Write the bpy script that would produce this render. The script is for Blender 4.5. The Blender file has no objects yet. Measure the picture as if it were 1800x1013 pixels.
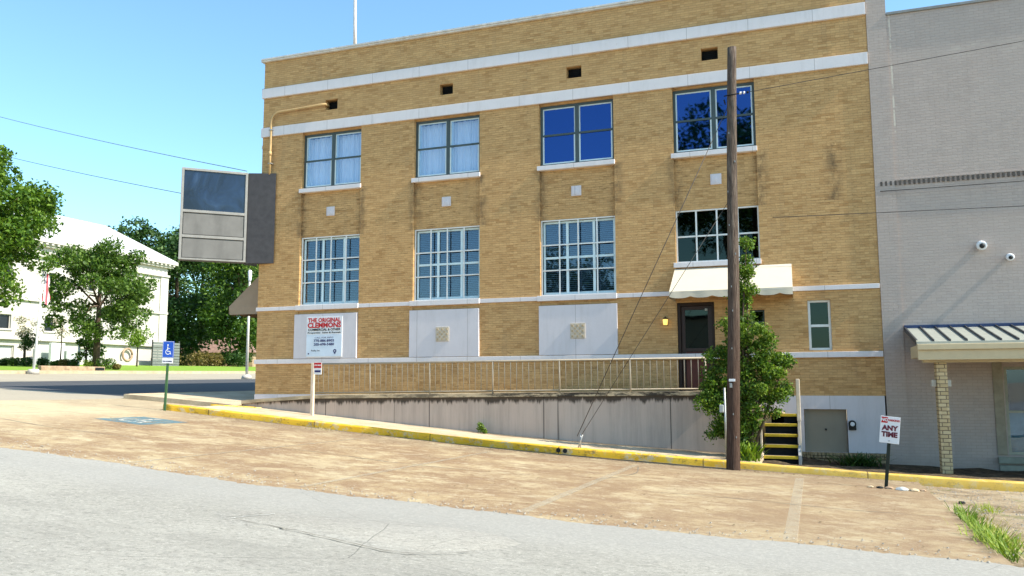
import bpy, bmesh, math, random
import numpy as np
from mathutils import Vector, Matrix
random.seed(7); rng=np.random.default_rng(7)
S=bpy.context.scene; COL=S.collection
R=math.radians
# ------------------------------------------------------------------ ground heights
XS=[-400,-150,-60,-43,-30,-27,-20,-12,-6,-0.7,4.7,9.3,14,19,25,60,400]
ZS=[2.0,1.6,1.3,1.14,.6,.42,.1,-.08,-.3,-.65,-1.13,-1.5,-1.75,-1.94,-2.05,-2.3,-2.5]
def G(x,y):
    g=0
    for d in (-1.5,-.75,0,.75,1.5): g+=float(np.interp(x+d,XS,ZS))/5
    k=min(1,max(0,(2-x)/10))*0.008*min(60,max(0,y))
    return g+k+0.012*min(40,max(0,-y-3.2))
# ------------------------------------------------------------------ materials
MATS={}
class N:
    def __init__(s,name):
        s.m=bpy.data.materials.new(name); s.m.use_nodes=True; s.t=s.m.node_tree; s.n=s.t.nodes; s.l=s.t.links
        s.b=s.n['Principled BSDF']; s.out=s.n['Material Output']
        s.tc=s.n.new('ShaderNodeNewGeometry'); s.obj=s.tc.outputs['Position']; MATS[name]=s.m
    def new(s,t,**k):
        n=s.n.new(t)
        for a,v in k.items(): setattr(n,a,v)
        return n
    def inp(s,n,i,v):
        if v is None: return
        if hasattr(v,'is_linked') or isinstance(v,bpy.types.NodeSocket): s.l.new(v,n.inputs[i])
        else:
            if isinstance(v,(tuple,list)) and len(v)==3 and n.inputs[i].type=='RGBA': v=(*v,1)
            n.inputs[i].default_value=v
    def math(s,op,a,b=None,c=None,clamp=False):
        n=s.new('ShaderNodeMath',operation=op,use_clamp=clamp); s.inp(n,0,a); s.inp(n,1,b); s.inp(n,2,c); return n.outputs[0]
    def sep(s,v=None):
        n=s.new('ShaderNodeSeparateXYZ'); s.inp(n,0,v or s.obj); return n.outputs
    def comb(s,x,y,z):
        n=s.new('ShaderNodeCombineXYZ'); s.inp(n,0,x); s.inp(n,1,y); s.inp(n,2,z); return n.outputs[0]
    def map(s,sc,v=None,rot=(0,0,0)):
        n=s.new('ShaderNodeMapping'); s.inp(n,0,v or s.obj); n.inputs['Scale'].default_value=sc; n.inputs['Rotation'].default_value=rot; return n.outputs[0]
    def noise(s,scale,v=None,detail=4,rough=.6,dist=0):
        n=s.new('ShaderNodeTexNoise'); s.inp(n,'Vector',v or s.obj); n.inputs['Scale'].default_value=scale
        n.inputs['Detail'].default_value=detail; n.inputs['Roughness'].default_value=rough; n.inputs['Distortion'].default_value=dist; return n.outputs[0]
    def ramp(s,f,stops):
        n=s.new('ShaderNodeValToRGB'); s.inp(n,0,f); e=n.color_ramp.elements
        while len(e)<len(stops): e.new(.5)
        for i,(p,c) in enumerate(stops):
            e[i].position=p; e[i].color=(*c,1) if isinstance(c,(tuple,list)) else (c,c,c,1)
        return n.outputs[0]
    def mix(s,f,a,b,mode='MIX'):
        n=s.new('ShaderNodeMix',data_type='RGBA',blend_type=mode); s.inp(n,0,f); s.inp(n,6,a); s.inp(n,7,b); return n.outputs[2]
    def bump(s,h,st=.3,d=.01,nrm=None):
        n=s.new('ShaderNodeBump'); s.inp(n,'Height',h); n.inputs['Strength'].default_value=st; n.inputs['Distance'].default_value=d
        if nrm: s.l.new(nrm,n.inputs['Normal'])
        return n.outputs[0]
    def fin(s,col,rough=.8,spec=.3,metal=0,nrm=None):
        s.inp(s.b,'Base Color',col); s.inp(s.b,'Roughness',rough); s.b.inputs['Specular IOR Level'].default_value=spec
        s.b.inputs['Metallic'].default_value=metal
        if nrm: s.l.new(nrm,s.b.inputs['Normal'])
        return s.m
def simple(name,c,rough=.7,spec=.3,metal=0,var=.18,sc=6,dirt=.0,bump=.0):
    n=N(name); f=n.noise(sc,detail=5); lo=tuple(x*(1-var) for x in c); hi=tuple(min(1,x*(1+var)) for x in c)
    col=n.mix(n.ramp(f,[(.3,0.),(.7,1.)]),lo,hi)
    if dirt:
        d=n.ramp(n.noise(2.2,n.map((1,1,.35)),detail=6),[(.5,0.),(.72,1.)])
        col=n.mix(n.math('MULTIPLY',d,dirt),col,tuple(x*.45 for x in c))
    nr=n.bump(n.noise(sc*8,detail=3),bump,.01) if bump else None
    return n.fin(col,rough,spec,metal,nr)
def brickmat(name,c1,c2,mort,bw,bh,ms,streak,relief,offs=(0,0),marks=None,squash=1):
    n=N(name); x,y,z=n.sep(); u=n.math('ADD',x,y); v=n.comb(n.math('ADD',u,offs[0]),n.math('ADD',z,offs[1]),0.)
    b=n.new('ShaderNodeTexBrick'); n.inp(b,'Vector',v); n.inp(b,'Color1',c1); n.inp(b,'Color2',c2); n.inp(b,'Mortar',mort)
    b.inputs['Scale'].default_value=1; b.inputs['Brick Width'].default_value=bw; b.inputs['Row Height'].default_value=bh
    b.inputs['Mortar Size'].default_value=ms; b.inputs['Mortar Smooth'].default_value=.3; b.inputs['Bias'].default_value=0
    col=b.outputs[0]
    big=n.noise(.55,detail=5,rough=.65)
    col=n.mix(n.ramp(big,[(.3,.16),(.7,0.)]),col,tuple(a*.72 for a in c1))
    if streak:
        # single darker / browner bricks: noise sampled on a brick-shaped lattice
        row=n.math('FLOOR',n.math('DIVIDE',n.math('ADD',z,offs[1]),bh))
        cu=n.math('FLOOR',n.math('DIVIDE',n.math('ADD',u,n.math('MULTIPLY',n.math('MODULO',row,2.),bw*.5)),bw))
        w=n.new('ShaderNodeTexWhiteNoise',noise_dimensions='2D'); n.inp(w,'Vector',n.comb(cu,row,0.))
        clus=n.math('ADD',n.math('MULTIPLY',n.noise(.9,n.map((1,1,2.2)),detail=4),.9),w.outputs[0])
        dk=n.ramp(clus,[(1.05,0.),(1.2,1.)]) if False else n.math('SMOOTH_MIN',1.,n.math('MAXIMUM',0.,n.math('MULTIPLY',n.math('SUBTRACT',clus,1.18),4.)),.01)
        col=n.mix(n.math('MULTIPLY',dk,streak),col,tuple(a*f for a,f in zip(c1,(.62,.52,.42))))
        lt=n.math('MULTIPLY',n.math('GREATER_THAN',w.outputs[0],.0),n.math('LESS_THAN',w.outputs[0],.14))
        col=n.mix(n.math('MULTIPLY',lt,.16),col,tuple(min(1,a*1.45) for a in c2))
    if streak==.42:
        sn=n.ramp(n.noise(9,n.map((.42,.42,3.0)),detail=8,rough=.82),[(.545,0.),(.62,1.)]); lowz=n.math('SUBTRACT',1.,n.math('MULTIPLY',n.math('GREATER_THAN',z,7.5),.75))
        col=n.mix(n.math('MULTIPLY',n.math('MULTIPLY',sn,lowz),.8),col,(.19,.105,.04))  # thin dark streaks paint the grazing shadow of the brick relief
    if marks: col=marks(n,col,x,y,z)
    h=n.math('ADD',n.math('MULTIPLY',n.math('SUBTRACT',1.,b.outputs[1]),1.),n.math('MULTIPLY',n.noise(28,n.map((.5,.5,1.8)),detail=4),.9))
    n.fin(col,.9,.15,0,n.bump(h,relief,.012)); return n.m
def facade_marks(n,col,x,y,z):
    # dark run-off stains beside the bay edges below the upper sills, and faint sill streaks
    xs=n.math('ADD',x,n.math('MULTIPLY',n.math('GREATER_THAN',x,11.8),.15))
    f=n.math('PINGPONG',n.math('SUBTRACT',n.math('MODULO',n.math('SUBTRACT',xs,.57),3.755),.0),3.755)
    d1=n.math('ABSOLUTE',n.math('SUBTRACT',f,.88)); d2=n.math('ABSOLUTE',n.math('SUBTRACT',f,2.95))
    e=n.math('SUBTRACT',1.,n.math('MULTIPLY',n.math('MINIMUM',d1,d2),4.),clamp=True)
    zz=n.math('MULTIPLY',n.math('GREATER_THAN',z,4.25),n.math('LESS_THAN',z,5.68))
    nz=n.ramp(n.noise(2.6,n.map((1.6,1,1.)),detail=6,rough=.7),[(.40,0.),(.62,1.)])
    m=n.math('MULTIPLY',n.math('MULTIPLY',e,zz),nz)
    col=n.mix(n.math('MULTIPLY',m,.75),col,(.075,.055,.038))
    g=n.ramp(n.noise(1.1,n.map((2.6,1,.35)),detail=6),[(.56,0.),(.75,1.)])
    return n.mix(n.math('MULTIPLY',g,.22),col,(.16,.13,.09))
def grey_marks(n,col,x,y,z):
    # flaking paint: a pale vertical seam and pale broken courses high on the wall, patched band colours
    seam=n.math('LESS_THAN',n.math('ABSOLUTE',n.math('SUBTRACT',x,17.70)),.018)
    zr=n.math('GREATER_THAN',z,5.75); fl=n.ramp(n.noise(5,detail=6,rough=.7),[(.44,0.),(.52,1.)])
    col=n.mix(n.math('MULTIPLY',n.math('MULTIPLY',seam,zr),fl),col,(.62,.55,.46))
    zc=n.math('SUBTRACT',z,7.55); a=n.math('SUBTRACT',1.,n.math('ABSOLUTE',n.math('MULTIPLY',zc,4.5)),clamp=True)
    r=n.ramp(n.noise(6,n.map((.4,1,3.4)),detail=6,rough=.75),[(.5,0.),(.62,1.)])
    xr=n.math('MULTIPLY',n.math('SUBTRACT',x,18.1),1.,clamp=True)
    col=n.mix(n.math('MULTIPLY',n.math('MULTIPLY',a,r),n.math('MULTIPLY',xr,.8)),col,(.58,.52,.44))
    sc=n.ramp(n.noise(3.1,n.map((.5,1,2.2)),detail=6,rough=.8),[(.64,0.),(.68,1.)])
    hz=n.math('MULTIPLY',n.math('GREATER_THAN',z,4.7),sc)
    col=n.mix(n.math('MULTIPLY',hz,.4),col,(.5,.45,.39))
    dp=n.ramp(n.noise(1.2,n.map((1.4,1,.3)),detail=8,rough=.8),[(.5,0.),(.66,1.)]); col=n.mix(n.math('MULTIPLY',dp,.22),col,(.24,.20,.17))
    lw=n.math('MULTIPLY',n.math('SUBTRACT',-1.35,n.math('ADD',z,n.math('MULTIPLY',n.noise(2.,detail=5),.5))),2.5,clamp=True); col=n.mix(n.math('MULTIPLY',lw,.5),col,(.17,.15,.13))
    return n.mix(n.ramp(n.noise(.35,detail=3),[(.4,0.),(.6,.35)]),col,(.40,.345,.31))
BR=brickmat('buff_brick',(.53,.315,.135),(.60,.37,.165),(.46,.28,.13),.205,.062,.006,.42,.7,marks=facade_marks)
GB=brickmat('grey_painted_brick',(.46,.375,.33),(.50,.41,.36),(.40,.325,.28),.205,.068,.005,0,.5,marks=grey_marks)
CB=brickmat('cream_brick',(.50,.37,.20),(.60,.47,.28),(.16,.12,.08),.205,.078,.009,.25,.5)
FB=brickmat('foundation_brick',(.30,.22,.12),(.42,.32,.19),(.10,.08,.055),.19,.075,.009,.5,.5)
WH=simple('white_trim_paint',(.68,.64,.68),.6,dirt=.12,var=.05,sc=3)
def m_trim(name,c):
    n=N(name); x,y,z=n.sep(); col=n.mix(n.noise(2.2,detail=6,rough=.7),tuple(a*.9 for a in c),tuple(min(1,a*1.06) for a in c))
    g=n.ramp(n.noise(2.4,n.map((1.6,1,.22)),detail=7,rough=.8),[(.50,0.),(.68,1.)]); col=n.mix(n.math('MULTIPLY',g,.16),col,(.30,.26,.21))
    ch=n.ramp(n.noise(11,detail=6,rough=.8),[(.64,0.),(.68,1.)]); col=n.mix(n.math('MULTIPLY',ch,.35),col,(.42,.36,.28))
    j=n.math('LESS_THAN',n.math('ABSOLUTE',n.math('SUBTRACT',n.math('MODULO',x,1.52),.8)),.007); col=n.mix(n.math('MULTIPLY',j,.5),col,(.2,.17,.15))
    return n.fin(col,.7,.2,0,n.bump(n.noise(26,detail=4),.25,.006))
WH=m_trim('white_painted_stone',(.72,.67,.67))
PANEL=m_trim('white_panel_paint',(.64,.60,.625))
DKF=simple('green_black_frame',(.055,.075,.075),.45,.4,var=.1)
SASH=simple('pale_sash_metal',(.62,.70,.71),.45,.4,var=.06)
CYF=simple('pale_blue_storm_frame',(.62,.76,.80),.5,var=.06)
WMU=simple('white_muntin',(.74,.74,.72),.5,var=.05)
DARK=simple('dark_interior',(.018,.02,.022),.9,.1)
BROWN=simple('dark_brown_door',(.035,.013,.009),.35,.4)
REDD=simple('oxblood_door_panel',(.10,.022,.015),.4,.4)
AWN=simple('cream_awning_cloth',(.60,.525,.41),.85,var=.03,sc=3)
TAUPE=simple('taupe_awning_cloth',(.34,.26,.19),.9,var=.06)
LAMPB=simple('brass_lamp_body',(.10,.07,.03),.4)
ALU=simple('aluminium_frame',(.27,.255,.235),.45,.4,.3,var=.1,dirt=.25)
ALUP=simple('dull_metal_panel',(.15,.146,.14),.6,.3,.1,var=.14,sc=1.6,dirt=.45)
DKM=simple('charcoal_metal',(.045,.042,.045),.5,.4,.1,var=.2,dirt=.3)
PIPE=simple('ochre_painted_pipe',(.50,.33,.15),.5)
RAIL=simple('beige_rail_paint',(.36,.30,.225),.5,.3,.0,var=.1,dirt=.3)
COPE=simple('tan_concrete',(.46,.36,.24),.9,.1,var=.2,sc=3,dirt=.3,bump=.2)
HATCH=simple('khaki_door_paint',(.27,.235,.18),.7,var=.08,sc=1.2,dirt=.25)
YEL=simple('yellow_kerb',(.60,.42,.04),.8,.2,var=.15,sc=4)
GALV=simple('galvanised_steel',(.38,.38,.37),.45,.5,.6)
GRNP=simple('green_sign_post',(.05,.12,.05),.5)
BLKP=simple('black_green_post',(.012,.02,.015),.5)
RED=simple('sign_red',(.50,.018,.02),.5,var=.03)
BLUE=simple('sign_blue',(.02,.09,.48),.4,var=.05)
SWH=simple('sign_white',(.74,.74,.76),.5,var=.03)
NAVY=simple('navy_ink',(.03,.03,.12),.6,var=.02); BLKI=simple('black_ink',(.02,.02,.02),.6,var=.02)
CREAM=simple('cream_wood_paint',(.66,.54,.42),.6)
WIRE=simple('dark_cable',(.06,.055,.05),.6); GUYM=simple('steel_guy_wire',(.08,.07,.06),.5,.4,.4)
SEAM=simple('dark_roof_seam',(.05,.05,.055),.5); NAVYM=simple('navy_flashing',(.03,.05,.12),.5)
ROOFM=simple('pale_metal_roof',(.37,.38,.33),.45,.4,.2,var=.08)
BEAM=simple('cream_fascia_paint',(.56,.45,.28),.6,var=.05)
CHW=simple('cream_stone',(.50,.465,.42),.8,var=.06,sc=.6,dirt=.08); CHROOF=simple('white_roof_metal',(.55,.54,.53),.5,var=.03)
GLAZE=simple('dark_window_glass',(.012,.014,.018),.3,.4); 
HROOF=simple('brown_roof_shingle',(.24,.15,.12),.9,var=.25,sc=3)
STONE=simple('grey_granite',(.40,.42,.42),.5,var=.1); BARK=simple('tree_bark',(.09,.065,.045),.95,.1,var=.35,sc=9,bump=.5)
BST=simple('brown_stone_wall',(.36,.25,.17),.9,.1,var=.35,sc=4,bump=.4)
TIRE=simple('dark_rubbish',(.02,.02,.02),.8)
def glass(name,tint,f,rough=.02,through=(.75,.82,.85)):
    n=N(name); n.n.remove(n.b)
    g=n.new('ShaderNodeBsdfGlossy'); g.inputs['Roughness'].default_value=rough; g.inputs['Color'].default_value=(*tint,1)
    nb=n.bump(n.noise(.9,detail=2),.04,.05); n.l.new(nb,g.inputs['Normal'])
    t=n.new('ShaderNodeBsdfTransparent'); t.inputs['Color'].default_value=(*through,1)
    m=n.new('ShaderNodeMixShader'); m.inputs[0].default_value=f; n.l.new(t.outputs[0],m.inputs[1]); n.l.new(g.outputs[0],m.inputs[2]); n.l.new(m.outputs[0],n.out.inputs[0]); return n.m
GL_BLUE=glass('sky_blue_tint_glass',(.09,.20,.56),.40,through=(.12,.2,.4)); GL_CUR=glass('clear_glass_over_curtain',(.4,.55,.75),.18,through=(.95,.98,1.0)); GL_LOW=glass('lower_window_glass',(.55,.62,.75),.12,through=(.75,.85,.9)); GL_DK=glass('dark_green_glass',(.45,.55,.5),.07,through=(.30,.34,.30))  # blue tint puts the sky's reflection into the upper right panes
CURT=simple('white_net_curtain',(.86,.87,.9),.9,.1,var=.04); BLIND=simple('slatted_blind',(.22,.25,.28),.6,var=.05)
BLINDG=simple('green_grey_blind',(.16,.19,.165),.7,var=.1)
def m_woodpole():
    n=N('weathered_pole_wood'); st=n.noise(9,n.map((6,6,.35)),detail=6,rough=.7)
    col=n.ramp(st,[(.3,(.04,.028,.022)),(.5,(.115,.085,.068)),(.75,(.27,.225,.18))])
    z=n.sep()[2]; low=n.math('MULTIPLY',n.math('SUBTRACT',3.2,z),.28,clamp=True)
    col=n.mix(n.math('MULTIPLY',low,.75),col,n.mix(st,(.03,.016,.011),(.10,.05,.035)))
    return n.fin(n.mix(n.ramp(n.noise(16,n.map((5,5,.22)),detail=6,rough=.8),[(.38,.85),(.46,0.)]),col,(.015,.01,.008)),.9,.15,0,n.bump(st,1.,.03))
POLE=m_woodpole()
def m_wallconc():
    n=N('stained_ramp_concrete'); x,y,z=n.sep()
    base=n.mix(n.noise(1.2,detail=5),(.46,.36,.30),(.58,.47,.40))
    vs=n.ramp(n.noise(1.6,n.map((2.6,1,.16)),detail=7,rough=.75),[(.44,0.),(.62,1.)])
    base=n.mix(n.math('MULTIPLY',vs,.28),base,(.20,.17,.15))
    vl=n.ramp(n.noise(2.3,n.map((5.,1,.05)),detail=3,rough=.6),[(.66,0.),(.70,1.)])
    base=n.mix(n.math('MULTIPLY',vl,.65),base,(.05,.045,.04))
    # black algae under the coping, ragged lower edge
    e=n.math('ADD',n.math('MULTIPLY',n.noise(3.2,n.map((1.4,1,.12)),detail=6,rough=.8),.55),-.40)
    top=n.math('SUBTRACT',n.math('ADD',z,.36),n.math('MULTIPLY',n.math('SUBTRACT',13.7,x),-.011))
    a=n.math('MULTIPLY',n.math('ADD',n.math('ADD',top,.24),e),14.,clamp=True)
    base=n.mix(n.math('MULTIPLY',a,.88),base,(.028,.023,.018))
    j=n.math('LESS_THAN',n.math('ABSOLUTE',n.math('SUBTRACT',n.math('MODULO',x,3.05),.35)),.012)
    base=n.mix(n.math('MULTIPLY',j,.8),base,(.05,.04,.035))
    return n.fin(base,.9,.15,0,n.bump(n.noise(30,detail=3),.2,.01))
RW=m_wallconc()
def m_lot():
    n=N('red_brown_concrete_lot'); x,y,z=n.sep()
    d=n.noise(.8,n.map((.9,1.1,1)),detail=12,rough=.8,dist=.25)
    col=n.ramp(d,[(.34,(.215,.135,.075)),(.46,(.27,.18,.10)),(.53,(.37,.275,.155)),(.64,(.49,.41,.26))])
    d2=n.noise(1.9,n.map((.9,1.15,1)),detail=12,rough=.88,dist=.15)
    col=n.mix(n.ramp(d2,[(.42,.85),(.56,0.)]),col,n.mix(n.noise(3.,detail=3),(.20,.122,.072),(.26,.17,.10)))
    col=n.mix(n.ramp(n.noise(3.2,n.map((.8,1.2,1)),detail=10,rough=.85),[(.55,0.),(.62,.7)]),col,(.54,.47,.33))
    left=n.math('MULTIPLY',n.math('SUBTRACT',3.2,n.math('ADD',x,n.math('MULTIPLY',n.noise(.6),2.))),.4,clamp=True)
    col=n.mix(n.math('MULTIPLY',left,.65),col,(.60,.49,.32))
    # grey-brown tone, stronger towards the kerb
    k=n.math('MULTIPLY',n.math('ADD',n.math('ADD',y,4.75),n.math('MULTIPLY',n.noise(1.1,detail=5),.9)),1.,clamp=True)
    col=n.mix(n.math('MULTIPLY',k,.40),col,(.20,.155,.105))
    g=n.noise(70,detail=4,rough=.8); col=n.mix(n.ramp(g,[(.36,.38),(.5,0.)]),col,(.22,.15,.10))
    g2=n.noise(170,detail=2); col=n.mix(n.ramp(g2,[(.6,0.),(.7,.5)]),col,(.80,.74,.62))
    col=n.mix(n.ramp(n.noise(1.1,n.map((1.,1.25,1)),detail=14,rough=.85,dist=.2),[(.53,0.),(.56,.45)]),col,(.50,.42,.27))
    col=n.mix(n.ramp(n.noise(2.1,n.map((.8,1.3,1)),detail=14,rough=.9),[(.56,0.),(.60,.5)]),col,(.24,.14,.08))
    col=n.mix(n.ramp(n.noise(9,detail=8,rough=.9),[(.62,0.),(.66,.6)]),col,(.13,.10,.07))
    rt=n.math('MULTIPLY',n.math('SUBTRACT',n.math('ADD',x,n.math('MULTIPLY',n.noise(.5,detail=5),6.)),13.5),.16,clamp=True)
    col=n.mix(n.math('MULTIPLY',rt,.36),col,n.mix(n.noise(2.5,detail=10,rough=.85),(.15,.11,.075),(.33,.25,.165)))
    # joints
    jl=n.math('LESS_THAN',n.math('ABSOLUTE',n.math('SUBTRACT',n.math('ADD',y,n.math('MULTIPLY',n.noise(2.5),.04)),-6.33)),.012)
    jx=n.math('LESS_THAN',n.math('ABSOLUTE',n.math('SUBTRACT',n.math('ADD',x,n.math('MULTIPLY',n.noise(2.5),.04)),-.35)),.02)
    col=n.mix(n.math('MULTIPLY',n.math('MAXIMUM',jl,jx),.6),col,(.14,.11,.08))
    return n.fin(col,.92,.12,0,n.bump(n.math('ADD',g,d2),.45,.012))
LOT=m_lot()
def m_road(name,c,spk=1.):
    n=N(name); big=n.noise(.22,n.map((1,1.8,1)),detail=6,rough=.65,dist=.6)
    col=n.mix(n.ramp(big,[(.35,0.),(.65,1.)]),tuple(a*.86 for a in c),tuple(a*1.12 for a in c))
    fine=n.noise(15,n.map((.8,1.3,1)),detail=10,rough=.95); col=n.mix(n.ramp(fine,[(.40,.95*spk),(.50,0.)]),col,tuple(a*.38 for a in c))
    col=n.mix(n.ramp(n.noise(22,detail=8,rough=.95),[(.52,0.),(.62,.8*spk)]),col,tuple(min(1,a*1.6) for a in c))
    col=n.mix(n.ramp(n.noise(2.3,n.map((1,2.2,1)),detail=9,rough=.85),[(.54,0.),(.66,.5)]),col,tuple(a*.55 for a in c))
    # ragged coarse band where the asphalt thins out beside the lot
    y=n.sep()[1]; e=n.math('ADD',n.math('ADD',y,12.9),n.math('MULTIPLY',n.noise(.8,detail=5),.9),clamp=True)
    col=n.mix(n.math('MULTIPLY',n.math('MULTIPLY',e,.8),n.ramp(n.noise(26,detail=5,rough=.85),[(.42,1.),(.6,0.)])),col,tuple(a*.6 for a in c))
    col=n.mix(n.math('MULTIPLY',e,.35),col,tuple(min(1,a*b) for a,b in zip(c,(1.25,1.27,1.35))))
    ty=n.math('ADD',y,n.math('ADD',14.3,n.math('MULTIPLY',n.noise(.35,detail=3),.8))); tb=n.math('SUBTRACT',1.,n.math('ABSOLUTE',n.math('MULTIPLY',ty,1.3)),clamp=True)
    col=n.mix(n.math('MULTIPLY',n.math('MULTIPLY',tb,.35),n.ramp(n.noise(1.3,n.map((.5,3,1)),detail=7),[(.4,0.),(.6,1.)])),col,tuple(a*.55 for a in c))
    # hairline cracks
    v=n.new('ShaderNodeTexVoronoi',feature='DISTANCE_TO_EDGE'); n.inp(v,'Vector',n.mix(.12,n.obj,n.comb(n.noise(1.5),n.noise(1.9),0.),'ADD')); v.inputs['Scale'].default_value=.33
    cr=n.math('MULTIPLY',n.math('LESS_THAN',v.outputs[0],.0010),n.ramp(n.noise(.5,detail=2),[(.5,0.),(.58,1.)]))
    col=n.mix(n.math('MULTIPLY',cr,.6),col,tuple(a*.3 for a in c))
    h=n.math('ADD',n.math('MULTIPLY',fine,.9),n.noise(8,detail=4))
    return n.fin(col,.88,.2,0,n.bump(h,.6,.012))
ROAD=m_road('worn_grey_asphalt',(.325,.308,.27)); PATCH=m_road('patched_asphalt',(.34,.32,.28),1.); STREET=m_road('shaded_street_asphalt',(.085,.085,.088),.3); PALE=m_road('pale_apron_sunlit_street',(.37,.32,.24),.35)
def m_dirt():
    n=N('dry_dirt_and_straw'); a=n.noise(1.4,detail=8,rough=.75,dist=.6)
    col=n.ramp(a,[(.32,(.17,.125,.085)),(.47,(.38,.29,.19)),(.6,(.52,.42,.29)),(.72,(.36,.34,.30))])
    g=n.noise(30,n.map((1,2,1)),detail=5,rough=.85); col=n.mix(n.ramp(g,[(.4,.6),(.52,0.)]),col,(.09,.07,.045))
    col=n.mix(n.ramp(n.noise(3.3,detail=5),[(.58,0.),(.68,.5)]),col,(.14,.19,.05))
    return n.fin(col,.95,.1,0,n.bump(n.math('ADD',a,g),.9,.03))
DIRT=m_dirt()
def m_soil():
    n=N('dark_leaf_litter'); a=n.noise(5,detail=8,rough=.8); col=n.ramp(a,[(.35,(.03,.022,.016)),(.55,(.10,.075,.05)),(.7,(.26,.20,.13))])
    return n.fin(col,.95,.1,0,n.bump(a,.9,.04))
SOIL=m_soil()
def m_walk():
    n=N('tan_sidewalk'); x,y,z=n.sep(); a=n.noise(1.3,detail=7,rough=.7)
    col=n.mix(n.ramp(a,[(.3,0.),(.7,1.)]),(.42,.31,.20),(.66,.54,.38))
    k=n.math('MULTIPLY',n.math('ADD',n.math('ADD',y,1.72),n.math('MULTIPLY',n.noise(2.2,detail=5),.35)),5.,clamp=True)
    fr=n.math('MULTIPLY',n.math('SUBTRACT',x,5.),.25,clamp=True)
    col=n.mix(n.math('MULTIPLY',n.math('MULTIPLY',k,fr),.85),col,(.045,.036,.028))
    col=n.mix(n.ramp(n.noise(40,detail=4),[(.38,.4),(.5,0.)]),col,(.2,.15,.10))
    return n.fin(col,.9,.12,0,n.bump(a,.3,.01))
WALK=m_walk()
def m_kerb():
    n=N('worn_yellow_kerb_paint'); x,y,z=n.sep(); a=n.noise(3.5,detail=7,rough=.8)
    y1=n.mix(n.ramp(n.noise(1.2,detail=5),[(.35,0.),(.65,1.)]),(.64,.36,.015),(.74,.46,.05))
    col=n.mix(n.ramp(a,[(.53,0.),(.60,.85)]),y1,(.50,.41,.27))
    col=n.mix(n.ramp(n.noise(7,n.map((.6,1,1)),detail=6,rough=.9),[(.53,0.),(.62,.8)]),col,(.17,.11,.04))
    r=n.math('MULTIPLY',n.math('SUBTRACT',x,13.6),.8,clamp=True); col=n.mix(n.math('MULTIPLY',r,.5),col,n.mix(a,(.34,.24,.06),(.66,.52,.20)))
    j=n.math('LESS_THAN',n.math('ABSOLUTE',n.math('SUBTRACT',n.math('MODULO',x,3.05),1.3)),.012)
    col=n.mix(n.math('MULTIPLY',j,.8),col,(.10,.07,.03))
    return n.fin(col,.8,.25,0,n.bump(a,.5,.012))
KERB=m_kerb()
def m_lawn():
    n=N('lawn_grass'); col=n.mix(n.noise(.8,detail=6,rough=.7),(.12,.24,.025),(.26,.36,.06)); return n.fin(col,.95,.1,0,n.bump(n.noise(9,detail=5),.6,.05))
LAWN=m_lawn()
def m_paint(name,c,thr=.52,w=.08,sc=2.4,mx=1.):
    n=N(name); a=n.noise(sc,n.map((1,1,1)),detail=8,rough=.8)
    n.fin(n.mix(n.noise(3),c,tuple(x*.8 for x in c)),.85,.2)
    t=n.new('ShaderNodeBsdfTransparent'); m=n.new('ShaderNodeMixShader'); n.l.new(n.ramp(a,[(thr-w,mx),(thr+w,0.)]),m.inputs[0])
    n.l.new(t.outputs[0],m.inputs[1]); n.l.new(n.b.outputs[0],m.inputs[2]); n.l.new(m.outputs[0],n.out.inputs[0]); return n.m
PLINE=m_paint('worn_white_paint',(.58,.50,.37),.55,.2,7,.55); BPAINT=m_paint('worn_blue_paint',(.13,.25,.30),.56,.12,3.5,.8); WPAINT=m_paint('worn_symbol_paint',(.66,.64,.58),.54,.08,4.,.8)
def leafmat(name,a,b,c=None,tr=.35):
    n=N(name); geo=n.new('ShaderNodeNewGeometry'); r=geo.outputs['Random Per Island']
    st=[(0.,a),(.6,b)]+([(1.,c)] if c else []); col=n.ramp(r,st); n.fin(col,.55,.35)
    t=n.new('ShaderNodeBsdfTranslucent'); n.l.new(n.mix(1.,col,(1.,1.05,.5),'MULTIPLY'),t.inputs[0])
    m=n.new('ShaderNodeMixShader'); m.inputs[0].default_value=tr; n.l.new(n.b.outputs[0],m.inputs[1]); n.l.new(t.outputs[0],m.inputs[2]); n.l.new(m.outputs[0],n.out.inputs[0]); return n.m
L_BUSH=leafmat('shrub_leaves',(.03,.08,.008),(.09,.18,.015),(.24,.34,.05)); L_BR=leafmat('bright_green_leaves',(.08,.15,.01),(.16,.26,.02),(.28,.38,.05))
L_OAK=leafmat('oak_leaves',(.035,.085,.01),(.085,.16,.02),(.17,.26,.045)); L_DK=leafmat('dark_oak_leaves',(.02,.055,.012),(.04,.095,.018),(.08,.15,.03),.25)
L_OAK2=leafmat('yellow_green_oak_leaves',(.035,.09,.006),(.09,.18,.012),(.19,.29,.03)); L_LIME=leafmat('lime_leaves',(.20,.27,.03),(.32,.40,.05),(.42,.46,.09)); L_BRN=leafmat('bronze_leaves',(.12,.09,.03),(.22,.17,.05),(.30,.24,.09)); L_DRY=leafmat('dry_straw',(.34,.27,.14),(.50,.42,.24),(.62,.55,.36))  # more saturated yellow-green leaf colour for the leaning oak
L_PINK=leafmat('pale_blossom',(.40,.32,.26),(.52,.42,.36),(.25,.30,.12))
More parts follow.
